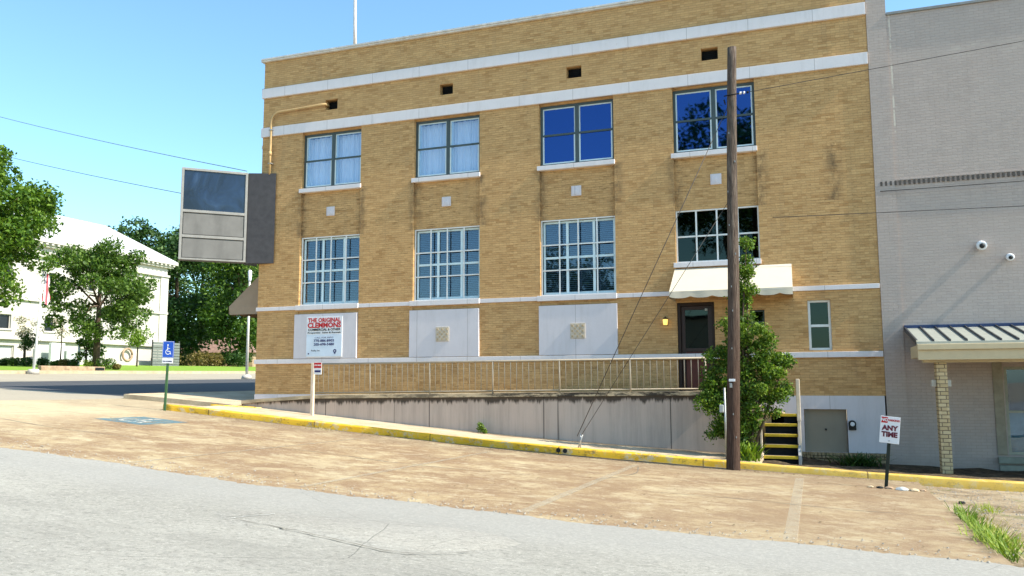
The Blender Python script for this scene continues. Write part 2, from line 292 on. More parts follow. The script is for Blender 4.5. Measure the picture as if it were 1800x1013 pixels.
# ------------------------------------------------------------------ object helpers
def tag(o,label=None,cat=None,group=None,kind=None):
    if label: o['label']=label
    if cat: o['category']=cat
    if group: o['group']=group
    if kind: o['kind']=kind
    return o
def empty(name,loc,label,cat,group=None,rz=0):
    o=bpy.data.objects.new(name,None); COL.objects.link(o); o.location=loc; o.rotation_euler=(0,0,rz); o.empty_display_size=.2
    return tag(o,label,cat,group)
class MB:
    def __init__(s): s.v=[]; s.f=[]; s.sm=[]
    def poly(s,pts,smooth=False):
        i=len(s.v); s.v+= [tuple(p) for p in pts]; s.f.append(tuple(range(i,i+len(pts)))); s.sm.append(smooth); return s
    def box(s,x0,x1,y0,y1,z0,z1,M=None,bev=0):
        if bev: return s.bbox(x0,x1,y0,y1,z0,z1,bev,M)
        c=[(x,y,z) for z in(z0,z1) for y in(y0,y1) for x in(x0,x1)]
        if M is not None: c=[tuple(M@Vector(p)) for p in c]
        i=len(s.v); s.v+=c
        for f in((0,2,3,1),(4,5,7,6),(0,1,5,4),(2,6,7,3),(0,4,6,2),(1,3,7,5)): s.f.append(tuple(i+k for k in f)); s.sm.append(False)
        return s
    def bbox(s,x0,x1,y0,y1,z0,z1,b,M=None):
        bm=bmesh.new(); bmesh.ops.create_cube(bm,size=1)
        for v in bm.verts: v.co=Vector(((x0+x1)/2+v.co.x*(x1-x0),(y0+y1)/2+v.co.y*(y1-y0),(z0+z1)/2+v.co.z*(z1-z0)))
        bmesh.ops.bevel(bm,geom=bm.edges[:],offset=b,segments=2,affect='EDGES',profile=.6)
        if M is not None: bm.transform(M)
        return s.bm(bm)
    def bm(s,bm,smooth=False):
        i=len(s.v); bm.verts.index_update(); s.v+=[tuple(v.co) for v in bm.verts]
        for f in bm.faces: s.f.append(tuple(i+v.index for v in f.verts)); s.sm.append(smooth)
        bm.free(); return s
    def tube(s,pts,r,n=8,caps=True):
        pts=[Vector(p) for p in pts]; rs=r if isinstance(r,(list,tuple)) else [r]*len(pts); i0=len(s.v); up=None
        for k,p in enumerate(pts):
            d=(pts[min(k+1,len(pts)-1)]-pts[max(k-1,0)]).normalized()
            if up is None: up=Vector((0,0,1)) if abs(d.z)<.9 else Vector((0,1,0))
            a=d.cross(up)
            if a.length<1e-4: a=d.orthogonal()
            a.normalize(); b=a.cross(d).normalized(); up=b
            for j in range(n):
                t=2*math.pi*j/n; s.v.append(tuple(p+(a*math.cos(t)+b*math.sin(t))*rs[k]))
        for k in range(len(pts)-1):
            for j in range(n):
                a0=i0+k*n+j; a1=i0+k*n+(j+1)%n; s.f.append((a0,a1,a1+n,a0+n)); s.sm.append(True)
        if caps:
            s.f.append(tuple(i0+j for j in range(n))[::-1]); s.sm.append(False); e=i0+(len(pts)-1)*n; s.f.append(tuple(e+j for j in range(n))); s.sm.append(False)
        return s
    def prism(s,poly,z0,z1):
        n=len(poly); i=len(s.v); s.v+=[(x,y,z0) for x,y in poly]+[(x,y,z1) for x,y in poly]
        s.f.append(tuple(i+k for k in range(n))[::-1]); s.f.append(tuple(i+n+k for k in range(n))); s.sm+= [False]*2
        for k in range(n): s.f.append((i+k,i+(k+1)%n,i+n+(k+1)%n,i+n+k)); s.sm.append(False)
        return s
    def build(s,name,mat,parent=None,fixn=True):
        me=bpy.data.meshes.new(name); me.from_pydata(s.v,[],s.f); me.polygons.foreach_set('use_smooth',s.sm)
        if fixn and len(s.f)<20000:
            bm=bmesh.new(); bm.from_mesh(me); bmesh.ops.recalc_face_normals(bm,faces=bm.faces[:]); bm.to_mesh(me); bm.free()
        me.materials.append(mat); me.update(); o=bpy.data.objects.new(name,me); COL.objects.link(o)
        if parent: o.parent=parent; o.matrix_parent_inverse=Matrix.Identity(4)
        return o
def off(o,root):   # geometry given in world coordinates under an empty: shift the mesh into the root's frame
    M=root.matrix_basis.inverted(); o.data.transform(M); return o
def part(root,name,mb,mat,parent=None): 
    o=mb.build(name,mat,parent or root); return off(o,root)
def B(*a,**k): return MB().box(*a,**k)
def text(name,body,size,mat,root,M,bold=0.,align='CENTER',sx=1,depth=.0015,parent=None):
    cu=bpy.data.curves.new(name,'FONT'); cu.body=body; cu.size=size; cu.align_x=align; cu.align_y='CENTER'; cu.offset=bold; cu.extrude=depth; cu.resolution_u=2
    t=bpy.data.objects.new(name+'_tmp',cu); COL.objects.link(t); dg=bpy.context.evaluated_depsgraph_get(); dg.update()
    me=bpy.data.meshes.new_from_object(t.evaluated_get(dg)); bpy.data.objects.remove(t); bpy.data.curves.remove(cu)
    me.transform(Matrix.Diagonal((sx,1,1,1))); me.transform(M); me.materials.clear(); me.materials.append(mat); me.name=name
    o=bpy.data.objects.new(name,me); COL.objects.link(o); o.parent=parent or root; return off(o,root)
def front(x,y,z,rz=0): # text plane facing -Y
    return Matrix.Translation((x,y,z))@Matrix.Rotation(rz,4,'Z')@Matrix.Rotation(R(90),4,'X')
# ------------------------------------------------------------------ ground sheets
def knots(a,b,extra=()):
    s=0.5; ks={a,b}
    lo=max(a,-46); hi=min(b,40)
    k=math.ceil(lo/s)*s
    while k<=hi: ks.add(round(k,3)); k+=s
    for e in (-400,-300,-200,-150,-120,-90,-75,-60,-52,50,60,80,110,150,250,400):
        if a<e<b: ks.add(e)
    for e in extra:
        if a<e<b: ks.add(e)
    return sorted(ks)
def sheet(name,x0,x1,y0,y1,mat,dz=0,skirt=0,zf=None,edge=None,kind='structure'):
    xs=knots(x0,x1); ys=knots(y0,y1); mb=MB(); nx=len(xs)
    P=[]
    for j,y in enumerate(ys):
        for i,x in enumerate(xs):
            yy=y; 
            if edge and j==len(ys)-1: yy=y+edge(x)
            z=(zf(x,yy) if zf else G(x,yy))+dz
            P.append((x,yy,z))
    mb.v=P
    for j in range(len(ys)-1):
        for i in range(nx-1): mb.f.append((j*nx+i,j*nx+i+1,(j+1)*nx+i+1,(j+1)*nx+i)); mb.sm.append(True)
    if skirt:
        def sk(idx):
            for a,b in zip(idx[:-1],idx[1:]):
                pa,pb=P[a],P[b]; mb.poly([pa,pb,(pb[0],pb[1],pb[2]-skirt),(pa[0],pa[1],pa[2]-skirt)])
        ny=len(ys); sk([ (ny-1)*nx+i for i in range(nx)]); sk(list(range(nx))); sk([j*nx for j in range(ny)]); sk([j*nx+nx-1 for j in range(ny)])
    o=mb.build(name,mat,fixn=False); return tag(o,kind=kind)
sheet('ground',-400,400,-400,400,DIRT,-.06)
def ragged(x): return .10*math.sin(x*1.7)+.06*math.sin(x*4.3+1)+.035*math.sin(x*9.7)+random.uniform(-.03,.03)
lot=sheet('parking_lot',-3.5,17.4,-11.9,-3.4,LOT,0,.05)
lot2=sheet('pavement_apron',-3.5,1.0,-3.4,-1.3,LOT,0,.05)
def roadz(x,y): return G(x,y)+.012-.006*0
def fine_road():
    mb=MB(); xs=[-3.5+.07*i for i in range(int(24.5/.07)+1)]; ys=[-11.42,-11.6,-12.0,-12.5,-13.,-14.,-15.]
    P=[]
    for j,y in enumerate(ys):
        for x in xs:
            r=(.05*math.sin(x*1.3)+.035*math.sin(x*4.1+1)+random.gauss(0,.022)) if j==0 else 0
            P.append((x,y+r,G(x,y+r)+(.014 if j else .006)))
    nx=len(xs); mb.v=P
    for j in range(len(ys)-1):
        for i in range(nx-1): mb.f.append((j*nx+i,j*nx+i+1,(j+1)*nx+i+1,(j+1)*nx+i)); mb.sm.append(True)
    n=len(P)
    return mb
mb=fine_road(); xs_=knots(-120,120); ys_=knots(-45,-15); base=len(mb.v)
for y in ys_:
    for x in xs_: mb.v.append((x,y,G(x,y)+.014))
for j in range(len(ys_)-1):
    for i in range(len(xs_)-1):
        a=base+j*len(xs_)+i; mb.f.append((a,a+1,a+1+len(xs_),a+len(xs_))); mb.sm.append(True)
for (xa,xb) in ((-120,-3.5),(20.93,120)):
    xs_=knots(xa,xb); ys_=knots(-15,-11.42); base=len(mb.v)
    for y in ys_:
        for x in xs_: mb.v.append((x,y,G(x,y)+.014))
    for j in range(len(ys_)-1):
        for i in range(len(xs_)-1):
            a=base+j*len(xs_)+i; mb.f.append((a,a+1,a+1+len(xs_),a+len(xs_))); mb.sm.append(True)
tag(mb.build('road',ROAD,fixn=False),kind='structure')
sheet('cross_street',-16.,-3.5,-.9,120,STREET,0)  # asphalt coloured darker to deepen the building's shadow on the street
sheet('sunlit_street_strip',-26.5,-16.,-.9,120,PALE,0)  # same street coloured pale as its sunlit part
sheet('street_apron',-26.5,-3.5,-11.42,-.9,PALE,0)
# repaired strip of asphalt with a raised lip
pp=[(9.6,-13.35),(10.1,-13.0),(10.9,-12.85),(11.8,-12.65),(12.6,-12.75),(12.95,-13.05),(12.75,-13.5),(12.2,-13.85),(11.6,-13.85),(10.9,-13.7),(10.2,-13.78)]
def smooth_loop(p,n=8,j=.0):
    out=[]; m=len(p)
    for i in range(m):
        a,b,c,d=[Vector(p[(i+k)%m]) for k in(-1,0,1,2)]
        for q in range(n):
            t=q/n; v=.5*((2*b)+(-a+c)*t+(2*a-5*b+4*c-d)*t*t+(-a+3*b-3*c+d)*t**3); out.append((v.x+random.gauss(0,j),v.y+random.gauss(0,j)))
    return out
lp=smooth_loop(pp,8,.012); cx=sum(p[0] for p in lp)/len(lp); cy=sum(p[1] for p in lp)/len(lp); mb=MB(); n=len(lp); rings=[1.0,.93,.6,.3]
for k,r in enumerate(rings):
    for x,y in lp:
        X=cx+(x-cx)*r; Y=cy+(y-cy)*r; mb.v.append((X,Y,G(X,Y)+(.009 if k==0 else .024)))
mb.v.append((cx,cy,G(cx,cy)+.024))
for k in range(3):
    for i in range(n): mb.f.append((k*n+i,k*n+(i+1)%n,(k+1)*n+(i+1)%n,(k+1)*n+i)); mb.sm.append(True)
for i in range(n): mb.f.append((3*n+i,3*n+(i+1)%n,4*n)); mb.sm.append(True)
tag(mb.build('road_patch',PATCH,fixn=True),kind='structure')
def strip(name,pts,w,mat,dz=.02):
    m=MB(); P=smooth_open(pts)
    for k,((a,b),(c,d)) in enumerate(zip(P[:-1],P[1:])):
        L_=math.hypot(c-a,d-b) or 1; nx_,ny_=-(d-b)/L_,(c-a)/L_; w0=w*(.4+.9*abs(math.sin(k*.7)))*math.sin(math.pi*(k+.2)/len(P))**.4; w1=w*(.4+.9*abs(math.sin((k+1)*.7)))*max(0,math.sin(math.pi*(k+1.2)/len(P)))**.4
        m.poly([(a+nx_*w0,b+ny_*w0,G(a,b)+dz),(a-nx_*w0,b-ny_*w0,G(a,b)+dz),(c-nx_*w1,d-ny_*w1,G(c,d)+dz),(c+nx_*w1,d+ny_*w1,G(c,d)+dz)])
    return tag(m.build(name,mat,fixn=True),kind='structure')
def smooth_open(p,n=7):
    p=[p[0]]+list(p)+[p[-1]]; out=[]
    for i in range(1,len(p)-2):
        a,b,c,d=[Vector(q) for q in p[i-1:i+3]]
        for q in range(n):
            t=q/n; v=.5*((2*b)+(-a+c)*t+(2*a-5*b+4*c-d)*t*t+(-a+3*b-3*c+d)*t**3); out.append((v.x+random.gauss(0,.008),v.y+random.gauss(0,.008)))
    return out
DKLINE=simple('dark_ground_line',(.17,.155,.13),.95,.1)
strip('road_crack_lip_shade',[(10.05,-13.62),(10.7,-13.72),(11.3,-13.86),(11.75,-14.0),(12.2,-14.05),(12.55,-13.85),(12.72,-13.6)],.008,DKLINE,.03)  # dark strip paints the shade under the patch's raised lip
strip('road_crack_lip_shade',[(9.9,-13.65),(9.97,-13.5),(10.08,-13.30),(10.08,-13.2)],.006,DKLINE,.03)
0 and strip('road_crack_lip_shade',[(10.3,-13.05),(10.9,-12.8),(11.5,-12.62),(12.0,-12.6)],.008,DKLINE,.045)
strip('road_paint_fleck',[(10.02,-13.62),(10.06,-13.45),(10.17,-13.25),(10.2,-13.12)],.008,simple('old_white_paint',(.55,.53,.48),.8),.034)
for q,pt in enumerate(([(5.2,-7.9),(7.,-7.6),(9.,-7.75),(11.4,-7.5)],[(13.2,-8.2),(14.6,-8.1),(15.9,-8.3),(17.3,-8.2)],[(-3.,-9.),(-.5,-8.6),(2.5,-8.9),(5.,-8.5)],[(12.4,-4.6),(12.6,-6.),(12.2,-7.5)])): strip('concrete_crack',pt,.009,DKLINE,.005)
# pavement behind the kerb, front pavement
def walkz(x,y): return G(x,-3.3)+.125
sheet('sidewalk',.5,14.6,-3.3,-1.35,WALK,0,.1,zf=walkz)
mb=MB()
def soilz(x,y): return G(x,-3.3)+.09-(.10 if x>15.3 else .02)*min(1,(y+3.3)/2.)+.03*math.sin(x*7+y*5)
sheet('planting_bed',14.6,30,-3.3,.3,SOIL,0,.3,zf=soilz)
sheet('front_sidewalk',-3.4,.6,-1.6,100,WALK,0,.25,zf=lambda x,y:G(x,y)+.13 )
# yellow kerb, rounded top edge, follows the slope
def kerb(name,pts,w,h,mat,step=.25):
    mb=MB(); prof=[(0,-.12),(0,h-.03),(.008,h-.012),(.03,h),(w-.02,h+.004),(w,h-.01),(w,-.12)]
    path=[]
    for a,b in zip(pts[:-1],pts[1:]):
        L=math.dist(a,b); k=max(1,int(L/step))
        for i in range(k): path.append((a[0]+(b[0]-a[0])*i/k,a[1]+(b[1]-a[1])*i/k))
    path.append(pts[-1]); m=len(prof)
    for i,(x,y) in enumerate(path):
        a=path[max(0,i-1)]; b=path[min(len(path)-1,i+1)]; d=Vector((b[0]-a[0],b[1]-a[1])).normalized(); nn=Vector((-d.y,d.x))
        for q,(u,z) in enumerate(prof):
            if z>0: z*=1-.30*min(1,max(0,(x-12)/5))
            X=x+nn.x*u; Y=y+nn.y*u; j=random.uniform(-.006,.006) if 0<q<m-1 else 0
            mb.v.append((X,Y+j,G(x,y)+z+j))
    for i in range(len(path)-1):
        for q in range(m-1): mb.f.append((i*m+q,(i+1)*m+q,(i+1)*m+q+1,i*m+q+1)); mb.sm.append(True)
    mb.f.append(tuple(range(m))); mb.sm.append(False); e=(len(path)-1)*m; mb.f.append(tuple(range(e,e+m))[::-1]); mb.sm.append(False)
    return tag(mb.build(name,mat),kind='structure')
kerb('kerb',[(-.05,-3.66),(.5,-3.58),(4,-3.48),(8,-3.44),(12,-3.46),(15,-3.52),(18,-3.6),(30,-3.66)],.21,.15,KERB)
kerb('ramp_edge_kerb',[(.35,-2.35),(1.0,-1.95),(1.45,-1.62)],.10,.15,KERB)
kerb('front_kerb',[(-3.55,-1.4),(-3.55,100)][::-1],.16,.13,COPE,1.)
# far side: kerb, pavement, lawn
sheet('far_sidewalk',-27.6,-26.5,-11,120,COPE,.14,.25)
sheet('lawn',-90,-27.6,-11,120,LAWN,.12,.2)
# painted stall lines
for i,x in enumerate((15.35,12.3,9.2,6.25)):
    mb=MB(); ys=[-11.2+.4*k for k in range(18)]
    for a,b in zip(ys[:-1],ys[1:]):
        mb.poly([(x-.075,a,G(x,a)+.004),(x+.075,a,G(x,a)+.004),(x+.075,b,G(x,b)+.004),(x-.075,b,G(x,b)+.004)])
    tag(mb.build('parking_line',PLINE,fixn=False),kind='structure')
mb=MB(); mb.poly([(x,y,G(x,y)+.004) for x,y in((1.15,-7.0),(2.45,-7.0),(2.45,-5.55),(1.15,-5.55))]); tag(mb.build('blue_parking_marking',BPAINT,fixn=False),kind='structure')
mb=MB()
def gpoly(pts): mb.poly([(x,y,G(x,y)+.008) for x,y in pts])
def ring(cx,cy,r0,r1,a0,a1,n=14,f=gpoly):
    for k in range(n):
        t0=R(a0+(a1-a0)*k/n); t1=R(a0+(a1-a0)*(k+1)/n)
        f([(cx+r0*math.cos(t0),cy+r0*math.sin(t0)),(cx+r1*math.cos(t0),cy+r1*math.sin(t0)),(cx+r1*math.cos(t1),cy+r1*math.sin(t1)),(cx+r0*math.cos(t1),cy+r0*math.sin(t1))])
ring(1.75,-6.42,.25,.34,120,390); gpoly([(1.68,-6.25),(1.80,-6.25),(1.80,-5.85),(1.68,-5.85)]); ring(1.74,-5.74,0,.08,0,360,8); gpoly([(1.7,-6.3),(2.05,-6.3),(2.2,-6.75),(2.1,-6.78),(1.96,-6.4),(1.7,-6.4)])
tag(mb.build('wheelchair_marking',WPAINT,fixn=False),kind='structure')
# ------------------------------------------------------------------ facade grid
def grid_wall(mb,xs,zs,depth,ydir=1):
    xs=sorted(set(xs)); zs=sorted(set(zs)); nx,nz=len(xs)-1,len(zs)-1
    D=[[depth((xs[i]+xs[i+1])/2,(zs[j]+zs[j+1])/2) for j in range(nz)] for i in range(nx)]
    for i in range(nx):
        for j in range(nz):
            d,hole=D[i][j]
            if not hole: mb.poly([(xs[i],d,zs[j]),(xs[i+1],d,zs[j]),(xs[i+1],d,zs[j+1]),(xs[i],d,zs[j+1])])
            if i+1<nx and abs(D[i+1][j][0]-d)>1e-5: e=D[i+1][j][0]; mb.poly([(xs[i+1],d,zs[j]),(xs[i+1],e,zs[j]),(xs[i+1],e,zs[j+1]),(xs[i+1],d,zs[j+1])])
            if j+1<nz and abs(D[i][j+1][0]-d)>1e-5: e=D[i][j+1][0]; mb.poly([(xs[i],d,zs[j+1]),(xs[i+1],d,zs[j+1]),(xs[i+1],e,zs[j+1]),(xs[i],e,zs[j+1])])
    return mb
bays=[(1.44,3.46),(5.19,7.21),(8.95,11.0),(12.54,14.57)]
holes=[(a,b,5.75,7.43) for a,b in bays]+[(a,b,2.24,4.28) for a,b in bays[:3]]+[(12.54,14.57,2.94,4.28)]
vents=[(2.21,2.63,8.10,8.41),(5.98,6.39,8.10,8.41),(9.73,10.15,8.10,8.42),(13.30,13.72,8.10,8.42)]
door=(12.53,13.44,-.30,1.93); wr=(15.60,16.11,.70,1.89); ws=(14.28,14.62,1.10,1.70)
allh=holes+vents+[door,wr,ws]
def dep(x,z):
    for a,b,c,d in allh:
        if a<x<b and c<z<d: return (.24,True)
    for a,b in bays:
        if a<x<b and 2.11<z<7.48: return (.085,False)
        if a<x<b and .6<z<2.11 and x<12: return (.03,False)
    return (0.,False)
mb=MB(); grid_wall(mb,[0,17.2]+[v for h in allh for v in h[:2]]+[v for b in bays for v in b],[-.36,9.88,2.11,7.48,.6]+[v for h in allh for v in h[2:]],dep)
mb.poly([(0,0,-.36),(0,0,9.88),(0,26,9.88),(0,26,-.36)]); mb.poly([(17.2,0,8.4),(17.2,0,9.88),(17.2,26,9.88),(17.2,26,8.4)]); mb.poly([(0,26,-2),(17.2,26,-2),(17.2,26,9.88),(0,26,9.88)])
mb.poly([(0,.3,9.4),(17.2,.3,9.4),(17.2,26,9.4),(0,26,9.4)]); mb.poly([(0,.3,9.4),(17.2,.3,9.4),(17.2,.3,9.88),(0,.3,9.88)])
mb.poly([(0,.3,-.36),(17.2,.3,-.36),(17.2,26,-.36),(0,26,-.36)])
bld=empty('brick_building',(0,0,-.5),'long three-storey buff brick building with white stone bands and four window bays','building')
wallo=part(bld,'wall',mb,BR)
# inner dark lining so that rooms read dark
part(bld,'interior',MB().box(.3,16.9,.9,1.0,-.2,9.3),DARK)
# painted base
def dep2(x,z): return (.2,True) if 15.42<x<16.36 and -1.68<z<-.67 else (-.02,False)
mb=MB(); grid_wall(mb,[0,17.17,15.42,16.36],[-2.3,-1.66,-.67,-.36],lambda x,z:((.2,True) if 15.42<x<16.36 and -1.66<z<-.67 else (-.02,False)))
mb.poly([(0,-.02,-2.3),(0,-.02,-.36),(0,26,-.36),(0,26,-2.3)]); mb.poly([(0,-.02,-.36),(17.17,-.02,-.36),(17.17,.0,-.36),(0,.0,-.36)])
part(bld,'painted_base',mb,PANEL)
part(bld,'foundation_course',MB().box(15.35,17.19,-.06,-.021,-2.3,-1.655),FB)
mb=MB()
for k in range(22): mb.bbox(15.36+k*.083,15.36+k*.083+.066,-.10,-.0605,-1.78,-1.66,.006)
part(bld,'soldier_course',mb,FB)
h=part(bld,'hatch_door',MB().box(15.43,16.35,.1,.14,-1.66,-.675),HATCH); part(bld,'hatch_handle',MB().bbox(15.87,15.91,.07,.1,-1.16,-1.12,.008),DARK,h)
# stone bands
def band(z0,z1,y=-.06,name='stone_band',x0=-.03,x1=17.19): return part(bld,name,MB().bbox(x0,x1,y,.02,z0,z1,.008),WH)
band(8.71,9.01,-.07); band(7.48,7.77); band(.53,.66)
for a,b in ((0,1.44),(3.46,5.19),(7.21,8.95),(11.0,17.19)): band(2.11,2.22,-.045,x0=a+.003 if a else -.03,x1=b-.003)
for a,b in bays[:3]: part(bld,'sill',MB().bbox(a-.07,b+.02,-.075,.2,2.095,2.235,.01),WH)
part(bld,'coping',MB().bbox(-.10,17.19,-.08,.34,9.88,9.99,.02).box(-.06,17.18,-.115,-.08,9.93,9.975),simple('pale_coping_metal',(.62,.60,.57),.5,dirt=.3))
part(bld,'front_cornice',MB().bbox(-.28,-.02,.25,26,8.98,9.17,.02).bbox(-.17,-.02,.25,26,8.84,8.98,.02),simple('grey_cornice',(.42,.44,.46),.6))
part(bld,'front_band',MB().bbox(-.08,-.002,.06,26,7.15,7.25,.01),WH)
# panels
for i,(a,b,c,d) in enumerate(((1.35,3.44,.672,1.97),(5.12,7.21,.672,1.97),(8.92,11.02,.672,1.97))):
    p=part(bld,'wall_panel',MB().bbox(a,b,-.055,.04,c,d,.006),PANEL)
    if i:
        cx=(6.14,9.98)[i-1]; m=MB().bbox(cx-.2,cx+.2,-.075,-.056,1.09,1.49,.008); o=part(bld,'grille_frame',m,simple('tan_grille_paint%d'%i,(.52,.45,.36),.7,var=.2,sc=14),p)
        g=MB()
        for k in range(5):
            for l in range(5):
                if (k+l)%2==0: g.bbox(cx-.165+k*.068,cx-.165+k*.068+.056,-.088,-.0755,1.125+l*.068,1.125+l*.068+.056,.006)
        part(bld,'grille_lattice',g,COPE,p)
for x in (2.43,6.18,9.95,13.57):
    m=MB().bbox(x-.135,x+.135,.045,.09,4.88,5.15,.01); m.poly([(x-.09,.04,5.015),(x,.025,4.925),(x,.02,5.015)]).poly([(x,.025,4.925),(x+.09,.04,5.015),(x,.02,5.015)]).poly([(x+.09,.04,5.015),(x,.04,5.105),(x,.02,5.015)]).poly([(x,.04,5.105),(x-.09,.04,5.015),(x,.02,5.015)])
    m.box(x-.1,x+.1,.035,.046,4.915,5.115); part(bld,'stone_medallion',m,PANEL)
for a,b,c,d in vents:
    v=part(bld,'vent_louvre',MB().box(a+.01,b-.01,.2,.22,c+.01,d-.01),DARK); m=MB()
    for k in range(6): m.poly([(a+.02,.13,c+.04+k*.05),(b-.02,.13,c+.04+k*.05),(b-.02,.17,c+.06+k*.05),(a+.02,.17,c+.06+k*.05)])
    part(bld,'louvre_slats',m,DARK,v)
# windows --------------------------------------------------------------
def frame(mb,x0,x1,z0,z1,w,y0,y1,b=.004):
    mb.bbox(x0,x0+w,y0,y1,z0,z1,b); mb.bbox(x1-w,x1,y0,y1,z0,z1,b); mb.bbox(x0+w,x1-w,y0,y1,z0,z0+w,b); mb.bbox(x0+w,x1-w,y0,y1,z1-w,z1,b); return mb
def curtain(root,par,x0,x1,z0,z1,y):
    m=MB(); n=int((x1-x0)/.012); ph=random.random()*6
    for k in range(n+1):
        x=x0+(x1-x0)*k/n; yy=y+.022*math.sin(k*.42+ph)+.014*math.sin(k*.97+1.3*ph)+.01*math.sin(k*.13); m.v+=[(x,yy,z0),(x,yy*1.0,z1)]
    for k in range(n): m.f.append((2*k,2*k+2,2*k+3,2*k+1)); m.sm.append(True)
    return part(root,'curtain',m,CURT,par)
def upper_window(a,b,z0,z1,kind):
    f=frame(MB(),a+.002,b-.002,z0+.002,z1-.002,.06,.11,.2); mid=(a+b)/2; f.bbox(mid-.05,mid+.05,.105,.2,z0+.062,z1-.062,.004)
    w=part(bld,'window',f,DKF)
    for s0,s1 in ((a+.062,mid-.05),(mid+.05,b-.062)):
        zm=(z0+z1)/2+.02
        up=frame(MB(),s0,s1,zm-.02,z1-.062,.035,.15,.175); part(bld,'upper_sash',up,SASH,w)
        lo=frame(MB(),s0,s1,z0+.062,zm+.02,.04,.125,.149); part(bld,'lower_sash',lo,SASH,w)
        part(bld,'meeting_rail',MB().bbox(s0,s1,.112,.124,zm-.03,zm+.025,.003),DKF,w)
        # wide pale storm track on the jamb side
        part(bld,'storm_track',MB().bbox(s0+.002,s0+.085,.176,.205,z0+.07,z1-.07,.004),SASH,w)
        part(bld,'pane',MB().box(s0+.03,s1-.03,.160,.163,zm,z1-.09),GL_CUR if kind=='c' else GL_BLUE,w)
        part(bld,'pane',MB().box(s0+.03,s1-.03,.135,.138,z0+.09,zm-.0),GL_CUR if kind=='c' else GL_BLUE,w)
        if kind=='c': curtain(bld,w,s0+.03,s1-.02,z0+.08,z1-.08,.30)
    part(bld,'sill',MB().bbox(a-.06,b+.02,-.05,.17,z0-.125,z0-.003,.01),WH,w)
for (a,b),k in zip(bays,'ccbb'): upper_window(a,b,5.75,7.43,k)
def lower_window(a,b,z0,z1):
    W=b-a; H=z1-z0; f=frame(MB(),a+.002,b-.002,z0+.002,z1-.002,.035,.095,.13)
    for k in(1,2,3): f.bbox(a+W*k/4-.018,a+W*k/4+.018,.098,.118,z0+.037,z1-.037,.003)
    for k,(q0,q1) in ((.333,(0,1)),(.667,(0,1))): f.bbox(a+.037,b-.037,.119,.13,z0+H*k-.018,z0+H*k+.018,.003)
    w=part(bld,'window',f,WMU)
    g=frame(MB(),a+.04,b-.04,z0+.04,z1-.04,.055,.18,.215)
    for k in (.345,.70): g.bbox(a+W*k-.035,a+W*k+.035,.18,.21,z0+.096,z1-.096,.004)
    g.bbox(a+.096,b-.096,.178,.208,z0+H*.5-.03,z0+H*.5+.03,.004); part(bld,'storm_sash',g,CYF,w)
    part(bld,'pane',MB().box(a+.04,b-.04,.222,.225,z0+.04,z1-.04),GL_LOW,w)
    m=MB(); k=z0+.06
    while k<z1-.08: m.poly([(a+.08,.27,k),(b-.08,.27,k),(b-.08,.305,k+.028),(a+.08,.305,k+.028)]); k+=.052
    part(bld,'blind',m,BLIND,w)
for a,b in bays[:3]: lower_window(a,b,2.24,4.28)
a,b,z0,z1=12.54,14.57,2.94,4.28; W=b-a
f=frame(MB(),a+.002,b-.002,z0+.002,z1-.002,.035,.10,.15)
for k in(1,2,3): f.bbox(a+W*k/4-.02,a+W*k/4+.02,.104,.13,z0+.037,z1-.037,.003)
f.bbox(a+.037,b-.037,.131,.149,(z0+z1)/2-.02,(z0+z1)/2+.02,.003); w=part(bld,'window',f,WMU)
part(bld,'pane',MB().box(a+.03,b-.03,.155,.158,z0+.03,z1-.03),GL_DK,w); m=MB(); k=z0+.05
while k<z1-.05: m.poly([(a+.05,.33,k),(b-.05,.33,k),(b-.05,.36,k+.02),(a+.05,.36,k+.02)]); k+=.035
part(bld,'blind',m,BLINDG,w); part(bld,'sill',MB().bbox(a-.06,b+.02,-.05,.17,z0-.125,z0-.003,.01),WH,w)
a,b,z0,z1=wr; f=frame(MB(),a+.002,b-.002,z0+.002,z1-.002,.055,.07,.15); f.bbox(a+.058,b-.058,.075,.13,1.25,1.31,.003); w=part(bld,'window',f,WMU)
part(bld,'pane',MB().box(a+.05,b-.05,.14,.143,z0+.05,z1-.05),GL_DK,w); part(bld,'blind',MB().box(a+.04,b-.04,.3,.31,z0+.04,z1-.04),simple('grey_green_shade',(.09,.11,.10),.8),w)
a,b,z0,z1=ws; w=part(bld,'window',frame(MB(),a+.002,b-.002,z0+.002,z1-.002,.04,.1,.16).bbox(a+.042,b-.042,.1,.15,1.36,1.42,.003),DKF); part(bld,'pane',MB().box(a+.03,b-.03,.165,.168,z0+.03,z1-.03),GL_DK,w)
# door
a,b,z0,z1=door; f=MB().bbox(a,a+.08,.03,.22,z0,z1,.01).bbox(b-.08,b,.03,.22,z0,z1,.01).bbox(a+.08,b-.08,.03,.22,z1-.08,z1,.01)
dr=part(bld,'entrance_door',frame(MB(),a+.085,b-.085,z0+.01,z1-.085,.09,.12,.17).bbox(a+.175,b-.175,.12,.17,.72,.80,.004),BROWN); part(bld,'door_frame',f,simple('black_brown_door_frame',(.025,.012,.008),.5),dr)
part(bld,'door_panel',MB().bbox(a+.18,b-.18,.14,.155,z0+.12,.715,.006),REDD,dr); part(bld,'door_glass',MB().box(a+.17,b-.17,.15,.154,.80,z1-.18),GL_DK,dr); part(bld,'door_closer',MB().bbox(b-.24,b-.17,.08,.118,z1-.21,z1-.15,.01),GALV,dr); part(bld,'handle',MB().bbox(b-.165,b-.125,.09,.12,.5,.62,.01),GALV,dr)
